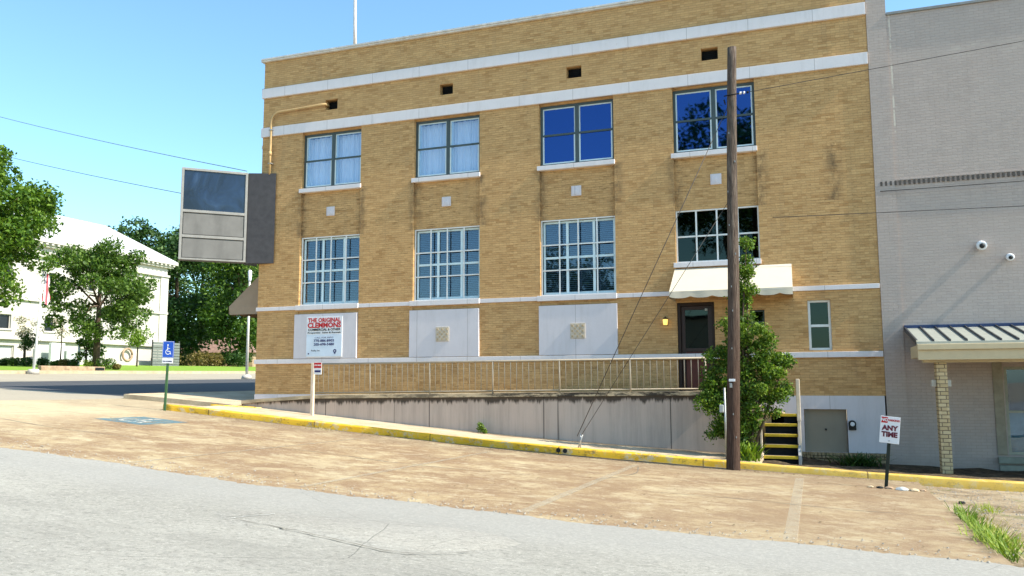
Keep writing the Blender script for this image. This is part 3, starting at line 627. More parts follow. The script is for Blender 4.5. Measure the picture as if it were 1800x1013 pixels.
# awnings
def awning(name,x0,x1,ztop,zbot,dp,drop,mat,axis='y',y0=0):
    m=MB(); n=24
    def P(u,d,z): return (u,-d,z) if axis=='y' else (-d,u,z)
    m.poly([P(x0,0,ztop),P(x1,0,ztop),P(x1+.02,dp,zbot),P(x0-.02,dp,zbot)])
    for xx in(x0-.0,x1+.0): 
        e=-.02 if xx==x0 else .02; m.poly([P(xx,0,ztop),P(xx+e,dp,zbot),P(xx+e,dp,zbot-.02),P(xx,0,zbot-.02)])
        m.poly([P(xx,0,zbot-.021),P(xx+e,dp,zbot-.021),P(xx+e,dp*.98,zbot-drop),P(xx,0,zbot-drop)])
    k=int((x1-x0)/.035)
    for i in range(k):
        t0=i/k; t1=(i+1)/k; u0=x0-.02+(x1-x0+.04)*t0; u1=x0-.02+(x1-x0+.04)*t1
        s=lambda t:drop-.045*(1-abs(math.sin(t*(x1-x0)/.5*math.pi)))**1.6
        w=lambda t:.006*math.sin(t*21)+.003*math.sin(t*47)
        m.poly([P(u0,dp+.002,zbot),P(u1,dp+.002,zbot),P(u1,dp+.01+w(t1),zbot-s(t1)),P(u0,dp+.01+w(t0),zbot-s(t0))],True)
    return part(bld,name,m,mat)
aw=awning('awning',12.50,15.28,2.78,2.13,.85,.17,AWN)
m=MB().tube([(12.52,-.02,2.09),(12.5,-.84,2.1),(15.28,-.84,2.1),(15.26,-.02,2.09)],.015,6).tube([(12.52,-.83,2.1),(12.52,-.02,2.72)],.012,6).tube([(15.26,-.83,2.1),(15.26,-.02,2.72)],.012,6).tube([(13.9,-.83,2.1),(13.9,-.02,2.72)],.012,6)
part(bld,'awning_frame',m,GALV,aw)
a2=awning('front_awning',.55,6.5,3.62,2.35,1.47,.26,TAUPE,axis='x')
# ------------------------------------------------------------------ things on the facade
def lamp():
    r=empty('wall_lamp',(12.25,-.01,1.46),'small brass wall lantern glowing yellow on the brick left of the brown door','lamp')
    part(r,'back_plate',MB().bbox(12.20,12.30,-.03,-.002,1.36,1.55,.01),LAMPB); g=N('lantern_glass'); g.fin((.75,.5,.15),.3); g.b.inputs['Emission Color'].default_value=(1,.62,.14,1); g.b.inputs['Emission Strength'].default_value=.8
    part(r,'lantern_glass',MB().tube([(12.25,-.1,1.38),(12.25,-.1,1.52)],[.05,.065],10),g.m); part(r,'cap',MB().tube([(12.25,-.1,1.521),(12.25,-.1,1.56),(12.25,-.1,1.59)],[.075,.05,.01],10).bbox(12.235,12.265,-.06,-.03,1.53,1.55,.003),LAMPB)
lamp()
r=empty('wall_socket_box',(16.46,-.02,-1.02),'black round meter fitting with white face on the white basement wall','meter box')
part(r,'housing',MB().tube([(16.46,-.02,-1.0),(16.46,-.14,-1.0)],[.085,.08],16).bbox(16.38,16.54,-.09,-.021,-1.14,-1.02,.02),BLKI); part(r,'face',MB().tube([(16.46,-.141,-1.0),(16.46,-.155,-1.0)],[.05,.045],14),SWH)
# projecting corner sign
P0=(-1.56,-1.66);P1=(-.22,-.36);P2=(.56,-.045)
P0=(-1.60,-1.62); zt,zb=6.30,3.56
d=Vector((P1[0]-P0[0],P1[1]-P0[1])); L=d.length; ang=math.atan2(d.y,d.x); nb=Vector((-d.y,d.x)).normalized()
sg=empty('corner_sign_box',(-.6,-.5,zb),'blank aluminium sign cabinet with dark blue glass panel on the corner of the brick building','sign')
bk0=(P0[0]+nb.x*.35,P0[1]+nb.y*.35)
part(sg,'cabinet',MB().prism([P0,P1,(P1[0]+nb.x*.4,P1[1]+nb.y*.4),bk0],zb+.01,zt-.01),ALUP)
part(sg,'end_cabinet',MB().prism([(P1[0]+.02,P1[1]-.0),P2,(.5,-.03),(-.05,-.03),(-.30,.3),(P1[0]+nb.x*.41,P1[1]+nb.y*.41)],zb-.02,zt+.0),DKM)
MS=Matrix.Translation((P0[0],P0[1],0))@Matrix.Rotation(ang,4,'Z')
m=MB(); w=.07
for args in ((0,w,zb,zt),(L-w,L,zb,zt),(w,L-w,zt-w,zt),(w,L-w,zb,zb+.05),(w,L-w,zt-1.33,zt-1.25),(w,L-w,zb+.66,zb+.74)):
    m.bbox(args[0],args[1],-.05,-.001,args[2],args[3],.006,MS)
part(sg,'face_frame',m,ALU)
n=N('blue_black_sign_glass'); a_=n.noise(.9,detail=3,dist=1.2); n.fin(n.ramp(a_,[(.38,(.003,.004,.010)),(.62,(.01,.022,.055)),(.78,(.04,.07,.13))]),.12,.6,0,n.bump(a_,.15,.1))
part(sg,'glass_panel',MB().box(w,L-w,-.012,-.003,zt-1.25,zt-w,MS),n.m)
for za,zc in ((zb+.05,zb+.66),(zb+.74,zt-1.33)): part(sg,'metal_panel',MB().bbox(w+.02,L-w-.02,-.022,-.004,za+.02,zc-.02,.008,MS),ALUP)
pp_=[(2.26,.12,8.26),(2.26,-.08,8.26),(2.1,-.09,8.255),(.66,-.09,8.20)]
pp_+=[(.35+.30*math.cos(t)*1.0+.02,-.09,7.90+.29*math.sin(t)) for t in [R(q) for q in (75,55,35,15)][::1]][:0]
pp_+=[(.50,-.09,8.16),(.40,-.09,8.06),(.36,-.09,7.92),(.36,-.09,7.5),(.36,-.10,6.9),(.36,-.10,6.26)]
r=empty('conduit_pipe',(.36,-.09,6.3),'thin ochre conduit pipe bending from the leftmost wall vent down to the corner sign','pipe')
part(r,'pipe',MB().tube(pp_,.035,10),PIPE); part(r,'coupling',MB().tube([(.36,-.10,6.98),(.36,-.10,6.86)],.048,10),PIPE)
for z in (7.65,6.6): part(r,'clamp',MB().bbox(.30,.42,-.13,-.0,z,z+.03,.005),GALV)
# banner
bn=empty('realty_banner',(2.39,-.055,.72),'white board sign with red heading and phone numbers on the leftmost white panel','sign')
part(bn,'board',MB().bbox(1.79,2.99,-.075,-.057,.71,1.89,.004),SWH)
part(bn,'lower_sheet',MB().box(1.80,2.98,-.0785,-.0755,.73,1.36),simple('pale_blue_sheet',(.62,.70,.80),.5,var=.04))
for body,z,s,mt,sx,bo in (('THE ORIGINAL',1.775,.165,RED,1.02,.006),('CLEMMONS',1.625,.20,RED,1.02,.008),('COMMERCIAL & OTHER',1.50,.095,BLKI,1.05,.002),('Properties  Sales & Rentals',1.415,.065,BLKI,1.25,.001),('CALL FOR INFO',1.27,.06,NAVY,1.2,.0),('770-886-8903',1.18,.10,NAVY,1.05,.003),('205-698-5480',1.075,.10,NAVY,1.05,.003),('Realty Inc.',.90,.07,BLKI,1,.0)):
    o=text('lettering',body,s,mt,bn,front(2.39 if body!='Realty Inc.' else 2.12,-.081,z),bo,sx=1)
    xs=[v.co.x for v in o.data.vertices]; W=max(xs)-min(xs); want={'THE ORIGINAL':1.1,'CLEMMONS':1.12,'COMMERCIAL & OTHER':1.08,'Properties  Sales & Rentals':1.1,'CALL FOR INFO':.62,'770-886-8903':.68,'205-698-5480':.68,'Realty Inc.':.3}[body]
    c=(max(xs)+min(xs))/2
    for v in o.data.vertices: v.co.x=c+(v.co.x-c)*want/W
m=MB(); 
def ring2(m,cx,cz,y,r0,r1,a0=0,a1=360,n=14):
    for k in range(n):
        t0=R(a0+(a1-a0)*k/n); t1=R(a0+(a1-a0)*(k+1)/n)
        m.poly([(cx+r0*math.cos(t0),y,cz+r0*math.sin(t0)),(cx+r1*math.cos(t0),y,cz+r1*math.sin(t0)),(cx+r1*math.cos(t1),y,cz+r1*math.sin(t1)),(cx+r0*math.cos(t1),y,cz+r0*math.sin(t1))])
ring2(m,2.76,.88,-.0815,.02,.055); m.box(2.735,2.785,-.083,-.0795,.80,.83); m.box(1.86,1.90,-.083,-.0795,.79,.83); part(bn,'emblem',m,NAVY)
# ------------------------------------------------------------------ ramp and railing
def ctop(x): return float(np.interp(x,[.6,1.2,3,6,13.8],[-.52,-.47,-.355,-.32,-.235]))
rp=empty('access_ramp',(7,-1.4,-1.3),'raised concrete ramp with black-stained tan retaining wall below the railing','ramp')
xs=[.75+.25*i for i in range(53)]; xs[-1]=13.75
m=MB()
for a,b in zip(xs[:-1],xs[1:]):
    za,zb_=ctop(a)-.09,ctop(b)-.09; ga,gb=G(a,-2)-.1,G(b,-2)-.1
    m.poly([(a,-1.5,ga),(b,-1.5,gb),(b,-1.5,zb_),(a,-1.5,za)])
m.poly([(13.75,-1.5,-2),(13.75,-.03,-2),(13.75,-.03,-.33),(13.75,-1.5,-.33)])
part(rp,'retaining_wall',m,RW)
m=MB()
for a,b in zip(xs[:-1],xs[1:]):
    j0=.012*math.sin(a*3)+.006*math.sin(a*11); j1=.012*math.sin(b*3)+.006*math.sin(b*11)
    A=ctop(a);Bz=ctop(b)
    m.poly([(a,-1.57-j0,A),(b,-1.57-j1,Bz),(b,-.021,Bz),(a,-.021,A)]); m.poly([(a,-1.57-j0,A-.09),(b,-1.57-j1,Bz-.09),(b,-1.57-j1,Bz),(a,-1.57-j0,A)]); m.poly([(a,-1.57-j0,A-.09),(b,-1.57-j1,Bz-.09),(b,-1.49,Bz-.09),(a,-1.49,A-.09)])
m.poly([(13.75,-1.57,-.325),(13.75,-.021,-.325),(13.75,-.021,-.235),(13.75,-1.57,-.235)]); m.poly([(.75,-1.57,-.65),(.75,-.021,-.65),(.75,-.021,ctop(.75)),(.75,-1.57,ctop(.75))])
def m_cope():
    n=N('stained_tan_coping'); col=n.mix(n.noise(2,detail=6),(.42,.32,.20),(.62,.50,.34)); x,y,z=n.sep()
    st=n.ramp(n.noise(1.5,n.map((1.,1,4)),detail=7,rough=.8),[(.44,0.),(.56,1.)]); r=n.math('MULTIPLY',n.math('SUBTRACT',x,1.),.08,clamp=True)
    col=n.mix(n.math('MULTIPLY',st,n.math('ADD',r,.3,clamp=True)),col,(.06,.05,.04)); return n.fin(col,.9,.1)
part(rp,'coping_slab',m,m_cope())
m=MB().box(14.0,15.0,-.98,-.03,-2.,-.735).box(13.752,14.45,-1.2,-.03,-2.,-.5); part(rp,'landing',m,COPE)
rl=empty('railing',(8,-1.42,-.3),'long beige metal railing with thin balusters along the ramp','railing')
x0,x1=2.95,13.35; RY=-1.42
def rz(x): return float(np.interp(x,[2.9,13.4],[.475,.515]))
part(rl,'top_rail',MB().tube([(x0,RY,rz(x0)),(x1,RY,rz(x1))],.024,8),RAIL); part(rl,'bottom_rail',MB().tube([(x0,RY,ctop(x0)+.06),(6,RY,ctop(6)+.06),(x1,RY,ctop(x1)+.06)],.016,8),RAIL)
nb_=66
for k in range(nb_+1):
    x=x0+(x1-x0)*k/nb_; post=k%11==0
    part(rl,'post' if post else 'baluster',MB().tube([(x,RY,ctop(x)+(-.02 if post else .06)),(x,RY,rz(x))],.022 if post else .0095,6),RAIL)
# ------------------------------------------------------------------ steps
st=empty('entrance_steps',(14.95,-1.7,-1.7),'short flight of dark steps with bright yellow edges beside the green shrub','steps')
rows=[(-2.2,-1.585),(-1.92,-1.372),(-1.64,-1.16),(-1.36,-.95),(-1.08,-.745)]
for i,(y,z) in enumerate(rows):
    x0_=14.60 if i<4 else 14.72; s=part(st,'step',MB().bbox(x0_,15.30,y+.012,y+.31,z-.06,z-.004,.006),simple('step_concrete%d'%i,(.13,.11,.09),.9)); part(st,'yellow_nosing',MB().bbox(x0_,15.30,y-.006,y+.05,z-.058,z,.006),YEL,s)
    part(st,'riser',MB().box(x0_+.01,15.29,y+.10,y+.13,z-.27,z-.061),DARK,s)
part(st,'stringer',MB().poly([(15.305,-2.24,-1.9),(15.305,-2.24,-1.56),(15.305,-1.06,-.70),(15.305,-.8,-.70),(15.305,-.8,-1.9)]).poly([(15.355,-2.24,-1.9),(15.355,-2.24,-1.56),(15.355,-1.06,-.70),(15.355,-.8,-.70),(15.355,-.8,-1.9)]).poly([(15.305,-2.24,-1.9),(15.355,-2.24,-1.9),(15.355,-2.24,-1.56),(15.305,-2.24,-1.56)]).poly([(15.305,-2.24,-1.56),(15.355,-2.24,-1.56),(15.355,-1.06,-.70),(15.305,-1.06,-.70)]),simple('grey_stringer',(.30,.30,.30),.7))
part(st,'stringer',MB().bbox(14.545,14.595,-2.24,-1.3,-1.85,-1.55,.01).bbox(14.545,14.59,-2.2,-2.14,-1.55,-.98,.01),CREAM)
part(st,'handrail_post',MB().bbox(15.31,15.37,-1.98,-1.92,-1.6,-.86,.008).bbox(15.30,15.38,-1.99,-1.915,-.86,.03,.012),CREAM)
cd=empty('conduit_post',(13.91,-2.95,-1.6),'thin pale conduit post with a small meter box just left of the utility pole','post')
part(cd,'post',MB().tube([(13.91,-2.95,-1.62),(13.91,-2.95,-.15)],.022,8),GALV); part(cd,'meter_box',MB().bbox(13.80,13.885,-3.0,-2.9,-.66,-.50,.015),STONE)
# ------------------------------------------------------------------ grey building
gb=empty('grey_building',(22,8,-2),'grey painted brick building with flat parapet at the right','building')
gw=[19.58,21.2,-1.62,.28]
m=MB(); grid_wall(m,[17.635,30,gw[0],gw[1]],[-2.4,8.62,gw[2],gw[3]],lambda x,z:((.16,True) if gw[0]<x<gw[1] and gw[2]<z<gw[3] else (.0,False)))
m.box(17.203,17.634,-.025,.5,-2.4,10.4); m.poly([(17.64,0,8.62),(30,0,8.62),(30,.3,8.62),(17.64,.3,8.62)]); m.poly([(17.21,.3,8.2),(30,.3,8.2),(30,22,8.2),(17.21,22,8.2)]); m.poly([(30,0,-2.4),(30,22,-2.4),(30,22,8.6),(30,0,8.6)]); m.poly([(17.21,22,-2.4),(30,22,-2.4),(30,22,8.6),(17.21,22,8.6)])
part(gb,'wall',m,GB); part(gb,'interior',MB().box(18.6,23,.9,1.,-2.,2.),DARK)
part(gb,'parapet_cap',MB().bbox(17.64,30.05,-.04,.34,8.622,8.69,.01),ALU)
k=17.32; HB=simple('shadow_dark_header_bricks',(.10,.085,.075),.9)  # bricks coloured dark in place of the shadow beneath them
while k<22.5: part(gb,'header_brick',MB().box(k,k+.045,-.035,.02,4.50,4.60),HB); k+=.10
part(gb,'ledge_course',MB().bbox(17.25,26,-.022,.0,4.605,4.64,.005),GB)
f=frame(MB(),gw[0]+.003,gw[1]-.003,gw[2]+.003,gw[3]-.003,.06,.05,.13).bbox(gw[0]+.064,gw[1]-.064,.055,.12,-.72,-.67,.004)
w=part(gb,'window',f,simple('grey_green_window_paint',(.34,.34,.27),.6)); part(gb,'pane',MB().box(gw[0]+.05,gw[1]-.05,.122,.126,gw[2]+.05,gw[3]-.05),GL_LOW,w); part(gb,'blind',MB().box(gw[0]+.05,gw[1]-.05,.28,.29,gw[2],-.72),simple('pale_blue_shade',(.36,.46,.48),.8),w)
part(gb,'casing',MB().bbox(19.36,19.55,-.03,.0,-1.62,.42,.01).bbox(19.36,21.4,-.03,.0,.43,.56,.01),simple('taupe_casing',(.30,.26,.19),.7),w)
part(gb,'window_sill',MB().bbox(19.36,21.4,-.10,.0,-1.80,-1.66,.01).bbox(19.38,21.35,-.05,0,-1.96,-1.84,.01),simple('grey_green_sill',(.26,.27,.22),.7),w)
# porch
pr=part(gb,'porch_roof',MB().poly([(17.66,-.01,1.17),(26,-.01,1.17),(26,-2.15,.77),(17.66,-2.15,.77)]).poly([(17.66,-.01,1.10),(26,-.01,1.10),(26,-2.15,.70),(17.66,-2.15,.70)]).poly([(17.66,-2.15,.70),(26,-2.15,.70),(26,-2.15,.77),(17.66,-2.15,.77)]),ROOFM)
k=17.98
m=MB()
while k<26:
    m.poly([(k-.011,-.03,1.168),(k-.011,-2.14,.772),(k-.011,-2.14,.812),(k-.011,-.03,1.208)]).poly([(k+.011,-.03,1.168),(k+.011,-2.14,.772),(k+.011,-2.14,.812),(k+.011,-.03,1.208)]).poly([(k-.011,-.03,1.208),(k+.011,-.03,1.208),(k+.011,-2.14,.812),(k-.011,-2.14,.812)]).poly([(k-.011,-2.14,.772),(k+.011,-2.14,.772),(k+.011,-2.14,.812),(k-.011,-2.14,.812)]); k+=.30
m.poly([(17.655,-.0,1.10),(17.655,-2.16,.70),(17.655,-2.16,.80),(17.655,-.0,1.2)]).poly([(17.655,-.0,1.2),(17.655,-2.16,.80),(17.69,-2.16,.80),(17.69,-.0,1.2)])
part(gb,'standing_seams',m,SEAM,pr); part(gb,'wall_flashing',MB().bbox(17.65,26,-.05,-.002,1.16,1.235,.006),NAVYM,pr)
part(gb,'gutter',MB().bbox(17.66,26,-2.25,-2.155,.60,.72,.012),BEAM,pr); part(gb,'fascia',MB().bbox(17.67,26,-2.2,-2.10,.40,.598,.006).bbox(17.67,17.75,-2.098,-.9,.45,.70,.006),BEAM,pr)
part(gb,'beam',MB().bbox(17.78,26,-1.95,-1.75,.35,.58,.006),BEAM,pr); part(gb,'ceiling',MB().box(17.76,26,-2.09,-.02,.585,.60),simple('tan_porch_ceiling',(.36,.25,.16),.8),pr)
def colm(x): part(gb,'porch_column',MB().box(x-.095,x+.095,-1.97,-1.6,-2.2,.349),CB,pr)
colm(18.115); colm(22.3)
c=empty('column_lights',(18.11,-1.72,-.08),'pale boxes strapped to either side of the cream brick porch column','light fitting')
for q,(a_,b_) in enumerate(((17.93,18.018),(18.212,18.29))): part(c,'light_housing',MB().bbox(a_,b_,-1.86,-1.7,-.14,.0,.015),simple('pale_fitting%d'%q,(.52,.49,.42),.6))
for i,(x,z,s,lab) in enumerate(((19.295,2.99,1.25,'larger white dome camera, higher on the grey wall'),(19.83,2.70,.95,'smaller white dome camera, lower right on the grey wall'))):
    r=empty('security_camera',(x,0,z),lab,'camera','dome cameras on the grey wall')
    part(r,'mount',MB().tube([(x,-.001,z),(x,-.05,z)],.055*s,14),SWH); part(r,'housing',MB().tube([(x,-.05,z),(x,-.12,z-.02),(x,-.19,z-.035),(x,-.21,z-.04)],[.05*s,.085*s,.085*s,.06*s],16),SWH)
    bm=bmesh.new(); bmesh.ops.create_uvsphere(bm,u_segments=12,v_segments=8,radius=.045*s); bm.transform(Matrix.Translation((x,-.215,z-.045))); part(r,'lens',MB().bm(bm,True),BLKI)
# ------------------------------------------------------------------ roof flagpole on brick building
r=empty('roof_pole',(3.9,3.5,9.4),'slender white pole rising from the roof of the brick building','flagpole')
# ------------------------------------------------------------------ utility pole and cables
PX,PY=14.12,-3.72
def cam_ray(px,py):
    yaw,pitch,roll=0.34632,0.112066,-0.00318; f_=1455.4
    cy,sy=math.cos(yaw),math.sin(yaw); fwd=Vector((-sy,cy,0)); right=Vector((cy,sy,0)); up=Vector((0,0,1))
    f2=fwd*math.cos(pitch)+up*math.sin(pitch); u2=up*math.cos(pitch)-fwd*math.sin(pitch)
    r3=right*math.cos(roll)+u2*math.sin(roll); u3=u2*math.cos(roll)-right*math.sin(roll)
    return r3,u3,f2
C=Vector((15.651,-20.778,0)); r3,u3,f2=cam_ray(0,0)
def at(px,py,depth): return C+(r3*(px-900)/1455.4-u3*(py-506.5)/1455.4+f2)*depth
part(r,'pole',MB().tube([at(624,100,31),at(624,40,31),at(625,-160,31)],[.07,.062,.04],10),simple('white_pole_paint',(.62,.60,.60),.5))
up_=empty('utility_pole',(PX,PY,G(PX,PY)),'tall weathered wooden utility pole standing at the yellow kerb','utility pole')
gz=G(PX,PY)
mp=MB(); n=20; H=[(gz-.1,.138),(gz+.5,.130),(gz+2,.122),(gz+4,.112),(gz+6,.102),(gz+7.5,.095),(6.9,.09)]
zz=[gz-.1+i*.2 for i in range(int((6.85-gz+.1)/.2))]+[6.85]
prev=None
for k,z in enumerate(zz):
    rr=float(np.interp(z,[h[0] for h in H],[h[1] for h in H])); lean=(z-gz)/8.2
    for j in range(n):
        t=2*math.pi*j/n; q=rr*(1+.018*math.sin(3*t+z*.6)+.012*math.sin(7*t+z*1.7)); mp.v.append((PX+lean*.22+.01*math.sin(z)+q*math.cos(t),PY+q*math.sin(t),z))
    if k:
        for j in range(n): a_=(k-1)*n+j; b_=(k-1)*n+(j+1)%n; mp.f.append((a_,b_,b_+n,a_+n)); mp.sm.append(True)
mp.f.append(tuple((len(zz)-1)*n+j for j in range(n))); mp.sm.append(False)
part(up_,'pole',mp,POLE)
part(up_,'white_tag',MB().bbox(PX-.03,PX+.09,PY-.150,PY-.128,-.02,.03,.004),SWH); part(up_,'ground_wire_guard',MB().bbox(PX-.02,PX+.03,PY-.148,PY-.128,-.14,-.05,.004),GALV)
hookz=5.80
for k in range(11):
    zq=-1.2+k*.62+random.uniform(-.1,.1); an=random.uniform(3.6,5.4); rr_=float(np.interp(zq,[h[0] for h in H],[h[1] for h in H])); cx_=PX+(zq-gz)/8.2*.22
    part(up_,'staple',MB().box(cx_+rr_*math.cos(an)-.008,cx_+rr_*math.cos(an)+.008,PY+rr_*math.sin(an)-.012,PY+rr_*math.sin(an)+.006,zq,zq+.035),GALV)
part(up_,'bolt',MB().tube([(PX+.05,PY-.1,hookz),(PX+.42,PY-.12,hookz+.02)],.012,6).tube([(PX+.05,PY-.1,5.72),(PX+.05,PY+.18,5.72)],.014,6),DARK)
for k in range(3): part(up_,'insulator',MB().tube([(PX+.36+k*.07,PY-.12,hookz+.02),(PX+.40+k*.07,PY-.12,hookz+.02)],.028,8),SWH if k<2 else DARK)
def sagline(a,b,s,n=24): 
    a=Vector(a); b=Vector(b); return [a.lerp(b,i/n)-Vector((0,0,4*s*(i/n)*(1-i/n))) for i in range(n+1)]
def cable(a,b,s,r_,lab,mat=WIRE,n=24): 
    m=MB().tube(sagline(a,b,s,n),r_,6); o=m.build('overhead_cable',mat,fixn=False); tag(o,lab,'cable','overhead cables'); return o
GA=Vector((10.75,-2.95,G(10.75,-3.3)+.12))
gy=Vector((PX+.16,PY,5.7))
g1=empty('guy_wire',GA,'longer steel guy wire slanting from the top of the pole to the kerb','guy wire','guy wires of the utility pole')
part(g1,'wire',MB().tube([GA+Vector((-.02,0,.25)),gy],.008,6),GUYM); part(g1,'anchor_rod',MB().tube([GA,GA+Vector((-.02,0,.02))+(gy-GA).normalized()*.3],.016,6),GALV)
g2=empty('guy_wire',GA+Vector((.05,.02,0)),'second guy wire slanting from half way up the pole to the kerb','guy wire','guy wires of the utility pole')
part(g2,'wire',MB().tube([GA+Vector((.06,0,.25)),(PX+.05,PY,3.6)],.006,6),GUYM); part(g2,'anchor_rod',MB().tube([GA+Vector((.05,0,0)),GA+Vector((.06,0,.3))],.014,6),GALV)
e1=at(1800,72,15.2); e0=Vector((PX+.5,PY-.12,hookz+.02)); cable(e0,e0+(e1-e0)*2.2,.0,.006,'dark cable running from the pole top across the grey wall to the upper right')
cable((17.3,-.10,4.36),(26,-.5,4.35),.03,.010,'dark cable stapled under the dentil course on the grey wall')
cable((14.9,-.08,3.92),(26,-.6,3.62),.02,.008,'thin cable along both walls right of the lower window')
b=at(434,301,25.3); cable(b,at(-300,110,60),.5,.011,'upper thin cable crossing the blue sky at the left')
b=at(318,340,25.); cable(b,at(-300,175,60),.5,.011,'lower thin cable crossing the blue sky at the left')
# ------------------------------------------------------------------ signs
def rect(m,x0,x1,z0,z1,y0,y1,M): m.bbox(x0,x1,y0,y1,z0,z1,.004,M); return m
# no parking sign, leaning
bx,by=16.75,-5.03; gz2=G(bx,by); ns=empty('no_parking_sign',(bx,by,gz2),'small white and red no parking any time sign leaning on a dark post','sign')
MT=Matrix.Translation((bx,by,gz2))@Matrix.Rotation(R(6.2),4,'Y')@Matrix.Rotation(R(-6),4,'Z')
part(ns,'post',MB().bbox(-.028,.028,-.012,.02,-.1,.78,.004,MT),BLKP); part(ns,'plate',rect(MB(),-.155,.155,.76,1.215,-.022,-.014,MT),SWH)
part(ns,'red_block',MB().box(-.14,-.04,-.0245,-.0223,1.10,1.20,MT),RED); Fm=lambda x,z,y=-.0255:MT@front(x,y,z)
text('lettering','NO',.07,SWH,ns,Fm(-.09,1.15),.003); text('lettering','PARKING',.044,RED,ns,Fm(.055,1.15),.002); text('lettering','ANY',.115,simple('dark_red_ink',(.13,.012,.03),.5),ns,Fm(0,1.015),.006); text('lettering','TIME',.115,MATS['dark_red_ink'],ns,Fm(0,.905),.006)
part(ns,'bolt',MB().tube([MT@Vector((0,-.0223,.80)),MT@Vector((0,-.03,.80))],.008,6),DARK)
for k,(dx,dy,s,mt) in enumerate(((-.1,-.12,.06,TIRE),(.04,-.10,.07,BST),(.24,-.16,.10,STONE),(.42,-.2,.08,COPE),(-.25,-.1,.05,COPE),(.56,-.1,.05,BST))):
    bm=bmesh.new(); bmesh.ops.create_icosphere(bm,subdivisions=2,radius=s)
    for v in bm.verts: v.co*=1+random.uniform(-.15,.15); v.co.z*=.4
    bm.transform(Matrix.Translation((bx+dx,by+dy,G(bx+dx,by+dy)+.012))); o=MB().bm(bm).build('stone',mt)
    tag(o,['black lump left of the sign post foot','reddish brick chip at the foot of the leaning sign','pale grey stone just right of the leaning sign','tan stone second right of the leaning sign','small tan pebble left of the leaning sign','brown stone furthest right of the leaning sign'][k],'stone','stones round the leaning sign')
# accessible parking sign
bx,by=.09,-3.75; gz3=G(bx,by); hs=empty('accessible_parking_sign',(bx,by,gz3),'blue wheelchair parking sign on a green post at the kerb end','sign')
MT=Matrix.Translation((bx,by,gz3))@Matrix.Rotation(R(1.6),4,'Y')@Matrix.Rotation(R(14),4,'Z'); Fm=lambda x,z,y=-.024:MT@front(x,y,z)
part(hs,'post',MB().bbox(-.03,.03,-.012,.02,-.1,1.5,.004,MT),GRNP); part(hs,'plate',rect(MB(),-.155,.155,1.34,1.765,-.022,-.013,MT),BLUE); part(hs,'lower_plate',rect(MB(),-.145,.145,1.20,1.332,-.022,-.013,MT),SWH)
m=MB(); mw=lambda pts:m.poly([MT@Vector((x,-.0235,z)) for x,z in pts])
ring(-.0,1.49,.052,.07,110,380,16,mw); mw([(-.025,1.53),(.0,1.53),(.0,1.63),(-.025,1.63)]); ring(-.01,1.665,0,.022,0,360,10,mw); mw([(-.02,1.515),(.06,1.515),(.09,1.43),(.07,1.425),(.048,1.495),(-.02,1.495)]); mw([(-.0,1.585),(.05,1.585),(.05,1.57),(-.0,1.57)])
for a_ in ((-.145,.145,1.75,1.757),(-.145,.145,1.348,1.355),(-.145,-.138,1.355,1.75),(.138,.145,1.355,1.75)): mw([(a_[0],a_[2]),(a_[1],a_[2]),(a_[1],a_[3]),(a_[0],a_[3])])
part(hs,'wheelchair_symbol',m,SWH); text('lettering','VAN ACCESSIBLE',.032,NAVY,hs,Fm(0,1.25,-.0235),.002)
# real-estate post
bx,by=3.28,-1.95; gz4=walkz(bx,by); rs=empty('post_sign',(bx,by,gz4),'small red and white sign hung on a cream post by the railing start','sign')
part(rs,'post',MB().bbox(bx-.04,bx+.04,by-.04,by+.04,gz4-.05,.49,.008),CREAM); part(rs,'plate',MB().bbox(bx+.045,bx+.275,by-.03,by-.018,.19,.50,.003),SWH); part(rs,'red_panel',MB().box(bx+.047,bx+.273,by-.0335,by-.0305,.36,.498),RED); part(rs,'blue_panel',MB().box(bx+.07,bx+.25,by-.0335,by-.0305,.245,.30),NAVY)
text('lettering','FOR SALE',.045,SWH,rs,front(bx+.16,by-.035,.43),.002)
# ------------------------------------------------------------------ vegetation
def leaves(name,pts,size,mat,root,par=None,upb=.5,asp=.55,droop=0):
    pts=np.asarray(pts); n=len(pts); nv=rng.normal(size=(n,3)); nv[:,2]+=upb*1.5; nv/=np.linalg.norm(nv,axis=1)[:,None]
    t=rng.normal(size=(n,3)); t-=nv*(t*nv).sum(1)[:,None]; t/=np.linalg.norm(t,axis=1)[:,None]; b=np.cross(nv,t)
    s=size*rng.uniform(.6,1.35,n)[:,None]; l=t*s*.5; w=b*s*.5*asp
    V=np.stack([pts-l,pts+w*1.0-l*.1+nv*s*.08,pts+l,pts-w*1.0-l*.1+nv*s*.08],1).reshape(-1,3)-np.array(root.location)
    me=bpy.data.meshes.new(name); me.vertices.add(4*n); me.vertices.foreach_set('co',V.ravel()); me.loops.add(4*n); me.loops.foreach_set('vertex_index',np.arange(4*n,dtype=np.int32)); me.polygons.add(n); me.polygons.foreach_set('loop_start',np.arange(0,4*n,4,dtype=np.int32)); me.polygons.foreach_set('loop_total',np.full(n,4,dtype=np.int32)); me.update(); me.validate()
    me.materials.append(mat); o=bpy.data.objects.new(name,me); COL.objects.link(o); o.parent=par or root; return o
def blobpts(blobs,n,shell=.55):
    bl=np.array(blobs,float); vol=bl[:,3]**2; pr_=vol/vol.sum(); idx=rng.choice(len(bl),n,p=pr_); d=rng.normal(size=(n,3)); d/=np.linalg.norm(d,axis=1)[:,None]
    r_=rng.uniform(shell,1.05,n)**.8*(1+.12*rng.normal(size=n)); return bl[idx,:3]+d*r_[:,None]*bl[idx,3][:,None]*(bl[idx,4:7] if bl.shape[1]>4 else 1)
